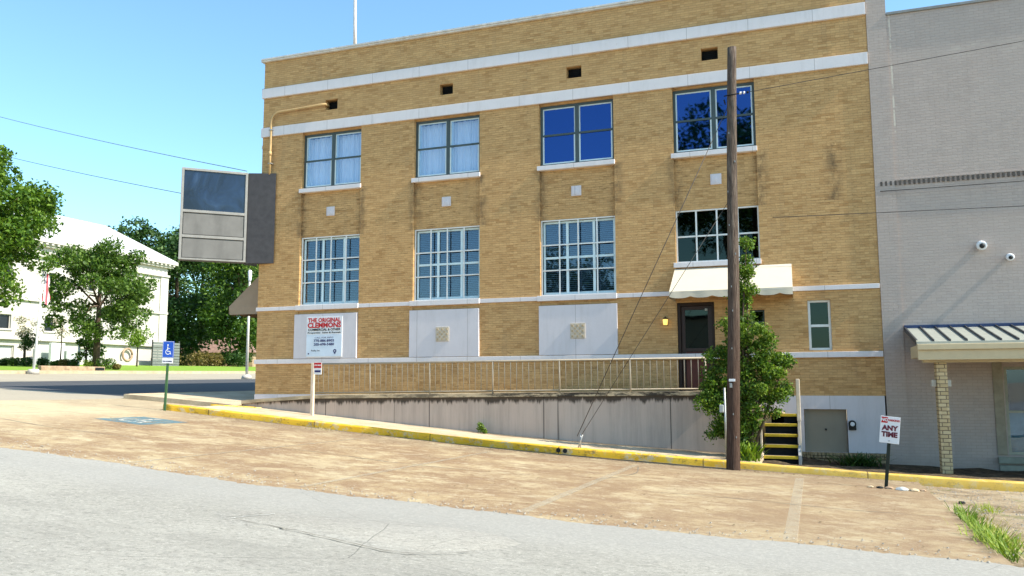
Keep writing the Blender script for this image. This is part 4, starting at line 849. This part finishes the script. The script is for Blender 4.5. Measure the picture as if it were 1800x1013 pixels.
def crownblobs(cx,cy,cz,rx,rz_,n,br,flat=.75):
    out=[]
    for k in range(n):
        d=rng.normal(size=3); d/=np.linalg.norm(d); q=rng.uniform(.35,1)**.5; out.append((cx+d[0]*rx*q,cy+d[1]*rx*q,cz+d[2]*rz_*q,br*rng.uniform(.6,1.25),1,1,flat))
    return out
def tree(name,x,y,h,rx,rz_,zc,label,mat,nl,ls,nb=26,br=1.2,tr=.18,group=None,cat='tree',z0=None,limbs=7,multi=False):
    g=G(x,y)+.1 if z0 is None else z0; r=empty(name,(x,y,g),label,cat,group); bl=crownblobs(x,y,zc,rx,rz_,nb,br)
    m=MB(); top=zc+rz_*.5; p=[(x,y,g-.2),(x+.02,y,g+(zc-g)*.4),(x-.05,y+.05,zc),(x,y,top)]; m.tube(p,[tr*1.25,tr,tr*.6,tr*.15],9)
    for k in range(limbs):
        b_=bl[int(k*len(bl)/limbs)]; t=rng.uniform(.3,.9); s0=Vector((x,y,g+(zc-g)*(.55+.5*t))); e=Vector(b_[:3]); md=s0.lerp(e,.5)+Vector((0,0,.15*rx)); m.tube([s0,md,e],[tr*.45,tr*.28,tr*.07],6)
    part(r,'trunk',m,BARK); leaves('crown',blobpts(bl,nl),ls,mat,r); return r
# shrub at the pole
sx,sy=14.3,-2.3
sh=empty('evergreen_shrub',(sx,sy,-1.65),'tall glossy green shrub growing behind the utility pole up to the awning','shrub')
spec=[(14.42,2.95,.10),(14.40,2.62,.15),(14.35,2.30,.20),(14.30,1.98,.22),(14.25,1.66,.27),(14.30,1.32,.36),(14.05,1.02,.34),(14.52,.92,.40),(14.15,.62,.55),(13.82,.42,.42),(14.68,.48,.45),(14.9,.16,.34),(14.3,.12,.60),(13.72,.0,.45),(14.62,-.12,.48),(14.0,-.38,.55),(13.62,-.42,.36),(14.5,-.58,.46),(13.92,-.84,.42),(14.38,-1.0,.40),(14.1,-1.3,.34),(13.75,-1.05,.28),(15.12,.42,.13),(13.47,-.12,.2),(14.95,-.25,.25)]
bl=[(x,sy+.12+random.uniform(-.12,.12)-(.0 if rr<.3 else .08),z,rr,1,.85,1) for x,z,rr in spec]
m=MB()
for k in range(9):
    t=bl[int(rng.integers(0,len(bl)))]; m.tube([(sx+random.uniform(-.12,.12),sy,-1.7),((sx+t[0])/2,sy,(t[2]-1.7)/2),(t[0],t[1],t[2])],[.035,.022,.006],6)
for z,x in ((2.95,14.42),): m.tube([(sx,sy,-1.7),(14.25,sy,1.),(14.35,sy,2.2),(x,sy,3.1)],[.04,.025,.014,.004],6)
part(sh,'stem',m,BARK)
sub=[]
for b_ in bl:
    for k in range(max(3,int(46*b_[3]))):
        d=rng.normal(size=3); d/=np.linalg.norm(d); q=rng.uniform(.3,1.02); sub.append((b_[0]+d[0]*b_[3]*q,b_[1]+d[1]*b_[3]*q*.8,b_[2]+d[2]*b_[3]*q,rng.uniform(.09,.2),1,1,.8))
leaves('foliage',blobpts(sub,25000,.2),.068,L_BUSH,sh); leaves('bright_foliage',blobpts([s for i,s in enumerate(sub) if i%3==0],11000,.6),.06,L_BR,sh)  # brighter leaves on the outer part of some clumps
# dead twigs over the awning
def blades(name,loc,n,h,sp,mat,label,cat,group=None,w=.012,lean=.5,bend=.35,elong=None):
    r=MB(); x0,y0,z0=loc
    for k in range(n):
        if elong: 
            t=random.random(); bx_=x0+(elong[0]-x0)*t+random.gauss(0,sp); by_=y0+(elong[1]-y0)*t+random.gauss(0,sp*1.3)
        else: bx_,by_=x0+random.gauss(0,sp),y0+random.gauss(0,sp)
        zb_=(G(bx_,by_)-.05 if z0 is None else z0); a_=random.uniform(0,6.28); L_=h*random.uniform(.5,1.15); ln=random.uniform(.15,lean); dx,dy=math.cos(a_),math.sin(a_); px,py=-dy*w/2,dx*w/2
        p=[]; 
        for q,(s,ww) in enumerate(((0,.8),(.4,1.),(.75,.8),(1,.05))): 
            o_=ln*L_*s+bend*L_*s*s; zz_=zb_+L_*s*(1-.35*bend*s); p.append(((bx_+dx*o_-px*ww,by_+dy*o_-py*ww,zz_),(bx_+dx*o_+px*ww,by_+dy*o_+py*ww,zz_)))
        i=len(r.v)
        for a2_,b2_ in p: r.v+=[a2_,b2_]
        for q in range(3): r.f.append((i+2*q,i+2*q+1,i+2*q+3,i+2*q+2)); r.sm.append(True)
    o=r.build(name,mat,fixn=False); tag(o,label,cat,group,'stuff' if name=='grass_tuft' else None); return o
o=blades('leafy_plant',(14.32,-2.85,-1.66),150,.42,.11,L_BR,'bright green strap-leaved plant at the foot of the utility pole','plant',w=.045,lean=.6)
o=blades('leafy_plant',(16.3,-1.1,-1.88),220,.34,.14,L_DK,'dark low fern beside the basement wall, right of the hatch','plant',w=.03,lean=1.3,bend=.6,elong=(16.75,-1.0))
blades('grass_tuft',(17.5,-7.4,None),380,.21,.05,L_BR,'tall green grass along the right edge of the concrete lot','grass',w=.014,elong=(17.47,-11.0),lean=.6)
blades('grass_tuft',(17.5,-9.2,None),300,.19,.12,L_LIME,'pale green grass among the taller lot-edge grass','grass',w=.012,elong=(17.5,-10.6),lean=.8)
blades('grass_tuft',(17.62,-7.2,None),420,.13,.12,L_DRY,'dead straw grass beside the green grass at the lot edge','grass',w=.01,elong=(17.65,-11.0),lean=1.2)
for i,(x,y,n_,h_,s_,mt,lb) in enumerate(((17.95,-6.9,80,.14,.09,L_LIME,'low pale green weeds in the dirt at right'),(4.75,-3.74,120,.11,.13,L_DRY,'dry straw clump against the yellow kerb below the post sign'),(10.0,-3.75,30,.08,.08,L_BR,'small weed at the kerb foot near the guy wire'),(7.6,-5.9,22,.05,.05,L_LIME,'tiny yellow weed in the lot left of centre'),(9.1,-5.0,22,.05,.05,L_LIME,'tiny weed in a lot joint near the stall line'),(18.9,-6.4,140,.12,.16,L_DRY,'straw patch in the dirt at the far right'))):
    blades('weed_clump',(x,y,None),n_,h_,s_,mt,lb,'weeds','weeds in cracks and dirt',w=.01,lean=1.)
for i,xx in enumerate((10.45,10.60)): tag(MB().tube([(xx,-3.47,G(xx,-3.5)+.08),(xx,-3.475,G(xx,-3.5)+.08)],.05,10).build('kerb_drain_hole',TIRE),kind='structure')
strip('gutter_line',[(.2,-3.70),(3,-3.56),(6,-3.51),(9,-3.50),(12,-3.52),(15,-3.58),(17.3,-3.64)],.03,DKLINE,.006)  # thin dark strip along the kerb foot
w_=empty('wall_weed',(7.95,-1.75,walkz(7.95,-1.7)),'small leafy green weed against the ramp wall','weed'); leaves('foliage',blobpts([(7.95,-1.72,walkz(8,-1.7)+.1,.11,1,.6,1),(8.03,-1.75,walkz(8,-1.7)+.08,.09),(7.92,-1.7,walkz(8,-1.7)+.2,.06)] if False else [(7.95,-1.72,walkz(8,-1.7)+.12,.11,1,.6,1),(8.05,-1.75,walkz(8,-1.7)+.06,.09,1,.6,.8),(7.92,-1.7,walkz(8,-1.7)+.22,.07,1,1,1)],260,.2),.06,L_BR,w_)
part(w_,'stem',MB().tube([(7.95,-1.73,walkz(8,-1.7)-.02),(7.94,-1.72,walkz(8,-1.7)+.22)],[.008,.003],5),L_BR)
def debris(name,pts,smin,smax,mat,flat,label,cat):
    m=MB()
    for x,y in pts:
        q=random.uniform(smin,smax); z=G(x,y)+.012; a_=random.uniform(0,6.28); ca,sa=math.cos(a_)*q,math.sin(a_)*q; t=q*flat; b_=random.uniform(.5,.9)
        v=[(x+ca,y+sa,z),(x-sa*b_,y+ca*b_,z),(x-ca,y-sa,z),(x+sa*b_,y-ca*b_,z),(x,y,z+t),(x+ca*.2,y+sa*.2,z-t*.2)]
        i=len(m.v); m.v+=v
        for f in ((0,1,4),(1,2,4),(2,3,4),(3,0,4)): m.f.append(tuple(i+k for k in f)); m.sm.append(False)
    o=m.build(name,mat,fixn=False); return tag(o,label,cat,None,'stuff')
debris('loose_gravel',[(random.uniform(-2,17.3),-11.45+abs(random.gauss(0,.35))) for _ in range(900)]+[(random.uniform(17.4,21),random.uniform(-11,-4.2)) for _ in range(1500)],.006,.022,simple('gravel_stones',(.30,.27,.23),.9,var=.4,sc=20),.7,'loose grey gravel along the asphalt edge and dirt','gravel')
debris('leaf_litter',[(random.uniform(0,17.4),-3.74-abs(random.gauss(0,.16))) for _ in range(650)]+[(random.uniform(.5,17.2),random.uniform(-11,-4)) for _ in range(220)],.008,.026,simple('dry_leaf_bits',(.13,.09,.045),.95,var=.5,sc=20),.25,'brown leaf litter gathered along the kerb foot','leaf litter')
# dark rubbish by the dirt
for k,(x,y,s,lb) in enumerate(((17.35,-5.9,.06,'dark lump in the dirt just right of the lot corner'),(17.75,-6.05,.05,'second dark lump in the dirt right of the lot corner'))):
    bm=bmesh.new(); bmesh.ops.create_icosphere(bm,subdivisions=2,radius=s)
    for v in bm.verts: v.co*=1+random.uniform(-.2,.2); v.co.z*=.5
    bm.transform(Matrix.Translation((x,y,G(x,y)-.04))); tag(MB().bm(bm).build('dirt_clod',TIRE),lb,'clod')
# ------------------------------------------------------------------ courthouse and its grounds
ch=empty('courthouse',(-50,28,1.2),'white stone courthouse with dentil cornice and pale hipped roof beyond the street','building')
X=-43; m=MB(); cw=[]
for y in (26.1,30.1,34.1,38.1): cw+=[(y-.5,y+.5,4.2,5.3),(y-.35,y+.35,7.9,9.0)]
for y in (26.1,34.1): cw+=[(y-.9,y+.9,1.9,2.9)]
for y in (18.,22.,14.): cw+=[(y-.5,y+.5,4.2,5.3),(y-.35,y+.35,7.9,9.0)]
def chd(y,z):
    for a_,b_,c_,d_ in cw:
        if a_<y<b_ and c_<z<d_: return (.3,True)
    return (0,False)
tmp=MB(); grid_wall(tmp,[10,43]+[v for c_ in cw for v in c_[:2]],[.6,11.0]+[v for c_ in cw for v in c_[2:]],chd)
m.v=[(X-d_,y_,z_) for (y_,d_,z_) in tmp.v]; m.f=tmp.f; m.sm=tmp.sm
m.poly([(X,43,.6),(X-20,43,.6),(X-20,43,11),(X,43,11)]); m.poly([(X,10,.6),(X-20,10,.6),(X-20,10,11),(X,10,11)])
part(ch,'wall',m,CHW)
for a_,b_,c_,d_ in cw: 
    w=part(ch,'window',MB().box(X-.25,X-.21,a_,b_,c_,d_),GLAZE if c_>3 else STONE); part(ch,'window_frame',MB().box(X-.2,X-.15,a_,a_+.06,c_,d_).box(X-.2,X-.15,b_-.06,b_,c_,d_).box(X-.2,X-.15,a_+.06,b_-.06,d_-.06,d_).box(X+.001,X+.1,a_-.1,b_+.1,c_-.14,c_-.01),CHW,w)
part(ch,'string_course',MB().box(X+.002,X+.3,10,43.1,3.35,3.6).box(X+.002,X+.2,10,43.1,6.5,6.7).box(X+.002,X+.25,10,43.1,10.1,10.3),CHW)
part(ch,'plinth',MB().box(X+.003,X+.25,10,43.2,.5,1.9),CHW)
part(ch,'corner_pilaster',MB().bbox(X-.1,X+.12,42.1,43.08,1.91,10.09,.02),CHW)
co=part(ch,'cornice',MB().box(X-.3,X+.35,9.5,43.4,11.0,11.15).box(X-.3,X+.65,9.3,43.7,11.32,11.62).box(X-.3,X+.45,9.4,43.5,11.151,11.319),CHW); k=20.
while k<43.4: part(ch,'dentil',MB().box(X+.451,X+.60,k,k+.22,11.16,11.31),CHW,co); k+=.55
part(ch,'roof',MB().poly([(X+.6,9,11.63),(X+.6,43.7,11.63),(X-6.5,41.5,15.4),(X-6.5,14,15.4)]).poly([(X+.6,43.7,11.63),(X-21,43.7,11.63),(X-14,41.5,15.4),(X-6.5,41.5,15.4)]).poly([(X+.6,9,11.63),(X-6.5,14,15.4),(X-14,14,15.4),(X-21,9,11.63)]).poly([(X-6.5,41.5,15.4),(X-14,41.5,15.4),(X-14,14,15.4),(X-6.5,14,15.4)]),CHROOF)
part(ch,'wall_wreath',MB().tube([(X+.27,38.2+.55*math.cos(R(t)),2.5+.55*math.sin(R(t))) for t in range(0,361,24)],.1,6),BST)
en=empty('utility_enclosure',(-41.5,41.5,1.4),'grey louvred equipment screen at the right end of the courthouse wall','enclosure')
m=MB(); 
for k in range(9): m.bbox(-41.2,-41.14,39.6,43.,1.4+k*.26,1.4+k*.26+.22,.01)
part(en,'louvre_screen',m,simple('grey_screen_paint',(.15,.16,.15),.6))
for y in (39.6,41.3,43.): part(en,'post',MB().box(-41.28,-41.2,y-.05,y+.05,1.3,3.9),DKM)
def atg(px,depth): 
    p=at(px,650,depth); return p.x,p.y
for i,(px,dep,w_i,h_i,lb) in enumerate(((72,66,1.6,.95,'low grey granite monument left of the white slab'),(98,66,1.4,1.45,'tall white monument slab between two grey blocks'),(122,66,1.1,.85,'low grey granite block right of the white slab'))):
    x,y=atg(px,dep); g=G(x,y)+.1; r=empty('monument',(x,y,g),lb,'monument','memorial slabs before the courthouse'); 
    part(r,'slab',MB().bbox(x-.15,x+.15,y-w_i*.45,y+w_i*.45,g+.18,g+h_i+.3,.04),SWH if i==1 else STONE); part(r,'base',MB().bbox(x-.3,x+.3,y-w_i*.5,y+w_i*.5,g-.1,g+.18,.03),STONE)
x,y=atg(59,47); g=G(x,y)+.1; fp=empty('flagpole',(x,y,g),'white flagpole with a limp striped flag before the courthouse','flagpole')
part(fp,'pole',MB().tube([(x,y,g-.1),(x+.15,y,g+2.9),(x+.3,y,g+5.9)],[.07,.06,.04],10),SWH); part(fp,'base',MB().tube([(x,y,g-.1),(x,y,g+.18)],[.32,.28],12),CHW); part(fp,'finial',MB().tube([(x+.3,y,g+5.9),(x+.3,y,g+5.98),(x+.3,y,g+6.06)],[.03,.08,.02],8),BEAM)
n=N('faded_striped_flag'); yy=n.sep(); f_=n.math('GREATER_THAN',n.math('SINE',n.math('MULTIPLY',n.math('ADD',yy[0],yy[1]),22.)),0.); n.fin(n.mix(f_,(.58,.10,.12),(.72,.64,.64)),.9,.1)
m=MB()
for k in range(13):
    z=g+5.8-k*.14; w1=.30+.06*math.sin(k*.9); 
    for q in range(7): m.v.append((x+.33+.07*math.sin(q*1.9+k*.3),y+.03+w1*q/6*1.25,z-.3*q/6))
for k in range(12):
    for q in range(6): m.f.append((k*7+q,k*7+q+1,(k+1)*7+q+1,(k+1)*7+q)); m.sm.append(True)
part(fp,'flag',m,n.m)
for i,(px,dep,h_,lb) in enumerate(((434,47,5.5,'tall white lamp post beside the brown awning'),)):
    x,y=atg(px,dep); g=G(x,y)+.1; r=empty('lamp_post',(x,y,g),lb,'lamp post'); part(r,'post',MB().tube([(x,y,g),(x,y,g+h_)],[.085,.055],10),simple('white_post_paint',(.62,.60,.54),.6)); part(r,'base',MB().tube([(x,y,g-.05),(x,y,g+.12),(x,y,g+.2)],[.3,.26,.14],12),CHW); part(r,'lamp_head',MB().tube([(x,y,g+h_),(x,y,g+h_+.1),(x,y,g+h_+.6),(x,y,g+h_+.68)],[.06,.09,.11,.05],10),SWH)
x,y=atg(137,60); g=G(x,y)+.1; r=empty('bollard_post',(x,y,g),'slim white post with grey cap before the young oak','post'); part(r,'post',MB().tube([(x,y,g),(x,y,g+1.9)],.09,8),SWH); part(r,'cap',MB().tube([(x,y,g+1.9),(x,y,g+2.02)],[.13,.05],8),STONE)
x,y=atg(155,53); g=G(x,y)+.08; r=empty('stone_wall',(x,y,g),'low broken brown stone wall with a dark drain opening along the far kerb','wall')
part(r,'wall',MB().bbox(x-.25,x+.05,y-3.5,y+1.3,g-.1,g+.30,.05),BST); part(r,'drain_opening',MB().box(x+.051,x+.09,y+.5,y+1.2,g+.02,g+.24),DARK)
# hedge shrubs in front of the courthouse
labs=['leftmost dark clipped shrub at the photo edge','dark round shrub between the photo edge and small tree','dark round shrub just right of the small tree','dark round shrub before the grey monument','dull green shrub before the white slab','bronze yellow shrub left of the slim white post','dark round shrub beside the slim white post','bright lime shrub under the young oak','large dark green shrub right of the lime one','low bronze shrub at the right end of the row']
for i,((px,w_,hh,mt)) in enumerate(((3,24,16,L_DK),(25,24,17,L_OAK),(48,24,18,L_DK),(75,20,17,L_DK),(97,16,13,L_OAK),(113,16,16,L_BRN),(128,18,18,L_DK),(160,24,17,L_LIME),(188,30,22,L_OAK),(206,14,11,L_BRN))):
    dp_=57; x,y=atg(px,dp_); g=G(x,y)+.1; s=dp_/1455; rr=w_*s*.55; hz=hh*s
    r=empty('clipped_shrub',(x,y,g),labs[i],'shrub','shrubs along the courthouse lawn'); bl=[(x+random.uniform(-.4,.4)*rr,y+random.uniform(-.5,.5)*rr,g+hz*random.uniform(.35,.6),rr*.62,1,1,hz/rr*.62) for _ in range(5)]
    leaves('foliage',blobpts(bl,900,.7),.12,mt,r); part(r,'stem',MB().tube([(x,y,g-.1),(x,y,g+hz*.6)],[.05,.02],5),BARK)
x,y=atg(41,60); t=tree('small_tree',x,y,3,.55,.5,G(x,y)+1.9,'small ball-topped tree with pale blossom before the courthouse',L_DK,1500,.13,8,.45,.09,limbs=3)
bl=crownblobs(x,y,G(x,y)+2.9,1.0,.75,16,.35); leaves('blossom',blobpts(bl,700),.13,L_PINK,t)
x,y=atg(240,70); tree('small_tree',x,y,3,1.3,.55,G(x,y)+2.6,'small bright bushy tree before the courthouse right end',L_BR,1300,.2,10,.55,.06,limbs=3)
x,y=atg(105,62); tree('small_tree',x,y,3,.7,.8,G(x,y)+3.0,'thin sparse sapling with pink tint left of the young oak',L_PINK,350,.16,10,.4,.05,limbs=4)
# big trees
x,y=atg(168,57); z=lambda py,d:(671-py)/1455.4*d
tree('young_oak',x,y,9,3.35,3.7,z(512,57),'full green oak standing on the lawn before the white courthouse',L_OAK,20000,.23,80,.8,.2)
x,y=atg(-80,44); tree('leaning_oak',x,y,11,4.0,4.6,z(388,44),'bright green leafy tree cut by the left edge',L_OAK2,32000,.24,80,1.05,.3)
x,y=atg(150,60); tree('young_oak',x,y,3,.8,.9,z(612,60),'low bushy sapling touching the trunk of the young oak',L_OAK,1100,.22,8,.5,.08)
for i,(px,dep,rx,rz_,py,nl,mt,lb) in enumerate(((240,104,6.2,6.6,478,20000,L_DK,'tall dark tree rising behind the courthouse roof'),(305,96,5.0,7.8,520,20000,L_DK,'dark tree directly right of the courthouse corner'),(350,112,6.6,8.5,510,20000,L_DK,'broad dark tree under the corner sign'),(425,92,4.6,6.8,515,14000,L_OAK,'mid green tree behind the lamp post'),(440,118,6.5,8.5,520,15000,L_DK,'far dark tree mostly behind the brick corner'),(385,135,8,4.,620,8000,L_DK,'low far tree behind the brown house roof'),(285,130,6.5,4.5,610,6000,L_DK,'low far tree behind the courthouse end'))):
    x,y=atg(px,dep); tree('background_tree',x,y,14,rx,rz_,z(py,dep),lb,mt,int(nl*.8),.45,40,1.9,.4,group='trees behind the courthouse')
# far house
x,y=atg(380,104); g=G(x,y)+.1; hh=empty('far_house',(x,y,g),'low house with faded red-brown roof far behind the lawn','house')
ux=Vector((r3.x,r3.y,0)).normalized(); uy=Vector((-ux.y,ux.x,0)); 
def hp(a,b,c): q=Vector((x,y,g))+ux*a+uy*b; return (q.x,q.y,g+c)
m=MB(); 
for (a0,a1,b0,b1) in ((-5.5,4.5,0,7),): m.poly([hp(a0,b0,-.3),hp(a1,b0,-.3),hp(a1,b0,1.9),hp(a0,b0,1.9)]).poly([hp(a1,b0,-.3),hp(a1,b1,-.3),hp(a1,b1,1.9),hp(a1,b0,1.9)]).poly([hp(a0,b0,-.3),hp(a0,b1,-.3),hp(a0,b1,1.9),hp(a0,b0,1.9)])
part(hh,'wall',m,BST); part(hh,'roof',MB().poly([hp(-6,-.4,1.85),hp(5,-.4,1.85),hp(2.6,3.5,3.9),hp(-1.5,3.5,3.9)]).poly([hp(5,-.4,1.85),hp(5,7.4,1.85),hp(2.6,3.5,3.9)]).poly([hp(-6,-.4,1.85),hp(-1.5,3.5,3.9),hp(-6,7.4,1.85)]),HROOF)
for a_ in (-3.5,1.5): part(hh,'window',MB().poly([hp(a_,-.03,.6),hp(a_+1.1,-.03,.6),hp(a_+1.1,-.03,1.6),hp(a_,-.03,1.6)]),GLAZE)
for i,(px,dep,w_,hh_,mt,lb) in enumerate(((345,90,2.2,1.7,L_BRN,'bronze bush left before the far house'),(372,88,1.8,1.5,L_BRN,'bronze bush before the middle of the far house'),(400,90,2.2,1.8,L_OAK,'green bush before the right side of the far house'),(422,88,1.6,1.6,L_DK,'dark bush next to the lamp post foot'),(325,92,1.4,1.2,L_DK,'dark low bush right of the blue parking sign'))):
    x,y=atg(px,dep); g=G(x,y)+.1; r=empty('garden_bush',(x,y,g),lb,'bush','bushes before the far house'); bl=[(x+random.uniform(-.6,.6)*w_,y+random.uniform(-.4,.4)*w_,g+hh_*random.uniform(.3,.65),w_*.42,1,1,.8) for _ in range(7)]
    leaves('foliage',blobpts(bl,1300,.6),.24,mt,r); part(r,'stem',MB().tube([(x,y,g-.1),(x,y,g+hh_*.5)],[.06,.03],5),BARK)
# across the road, behind the camera: what the window glass mirrors
bo=empty('building_across_road',(2,-52,-1),'low cream building on the opposite side of the road','building'); part(bo,'wall',MB().box(-14,10,-60,-48,-2,5),CHW); part(bo,'roof',MB().box(-14.3,10.3,-60.3,-47.7,5.001,5.3),DKM)
for k in range(6): part(bo,'window',MB().box(-12+k*3.6,-10.4+k*3.6,-47.99,-47.95,.2,2.6),GLAZE)
tree('tree_across_road',10.2,-42,10,4.8,5.5,15.0,'leafy tree on the opposite side of the road',L_DK,9000,.4,34,1.8,.35)
tree('tree_across_road',-3,-44,10,5,3.8,6.2,'lower leafy tree on the opposite side of the road',L_DK,7000,.4,34,1.8,.35)
# ------------------------------------------------------------------ light, sky, camera
W=bpy.data.worlds.new('World'); S.world=W; W.use_nodes=True; nt=W.node_tree; bg=nt.nodes['Background']
sk=nt.nodes.new('ShaderNodeTexSky'); sk.sky_type='NISHITA'; sk.sun_disc=False
AZ=R(92.3); EL=R(43)
sk.sun_elevation=EL; sk.sun_rotation=AZ; sk.air_density=1.; sk.dust_density=1.0; sk.ozone_density=1.5; sk.altitude=50
mx=nt.nodes.new('ShaderNodeMix'); mx.data_type='RGBA'; mx.blend_type='MULTIPLY'; mx.inputs[0].default_value=1; nt.links.new(sk.outputs[0],mx.inputs[6]); mx.inputs[7].default_value=(.84,1.09,1.09,1); nt.links.new(mx.outputs[2],bg.inputs[0]); bg.inputs[1].default_value=.15
sd=Vector((math.sin(AZ)*math.cos(EL),math.cos(AZ)*math.cos(EL),math.sin(EL)))
sun=bpy.data.lights.new('Sun','SUN'); sun.energy=4.6; sun.angle=R(.55); sun.color=(1,.93,.80); so=bpy.data.objects.new('Sun',sun); COL.objects.link(so); so.rotation_euler=(-sd).to_track_quat('-Z','Y').to_euler(); so.location=(40,-20,40)
cam=bpy.data.cameras.new('Camera'); co_=bpy.data.objects.new('Camera',cam); COL.objects.link(co_); cam.sensor_width=36; cam.lens=1455.4/1800*36; cam.clip_end=2000; cam.clip_start=.1
M=Matrix((( r3.x,u3.x,-f2.x,C.x),(r3.y,u3.y,-f2.y,C.y),(r3.z,u3.z,-f2.z,C.z),(0,0,0,1))); co_.matrix_world=M; S.camera=co_
S.view_settings.view_transform='Standard'; S.view_settings.look='None'; S.view_settings.exposure=.92; S.view_settings.gamma=1
S.render.resolution_x=1024; S.render.resolution_y=576
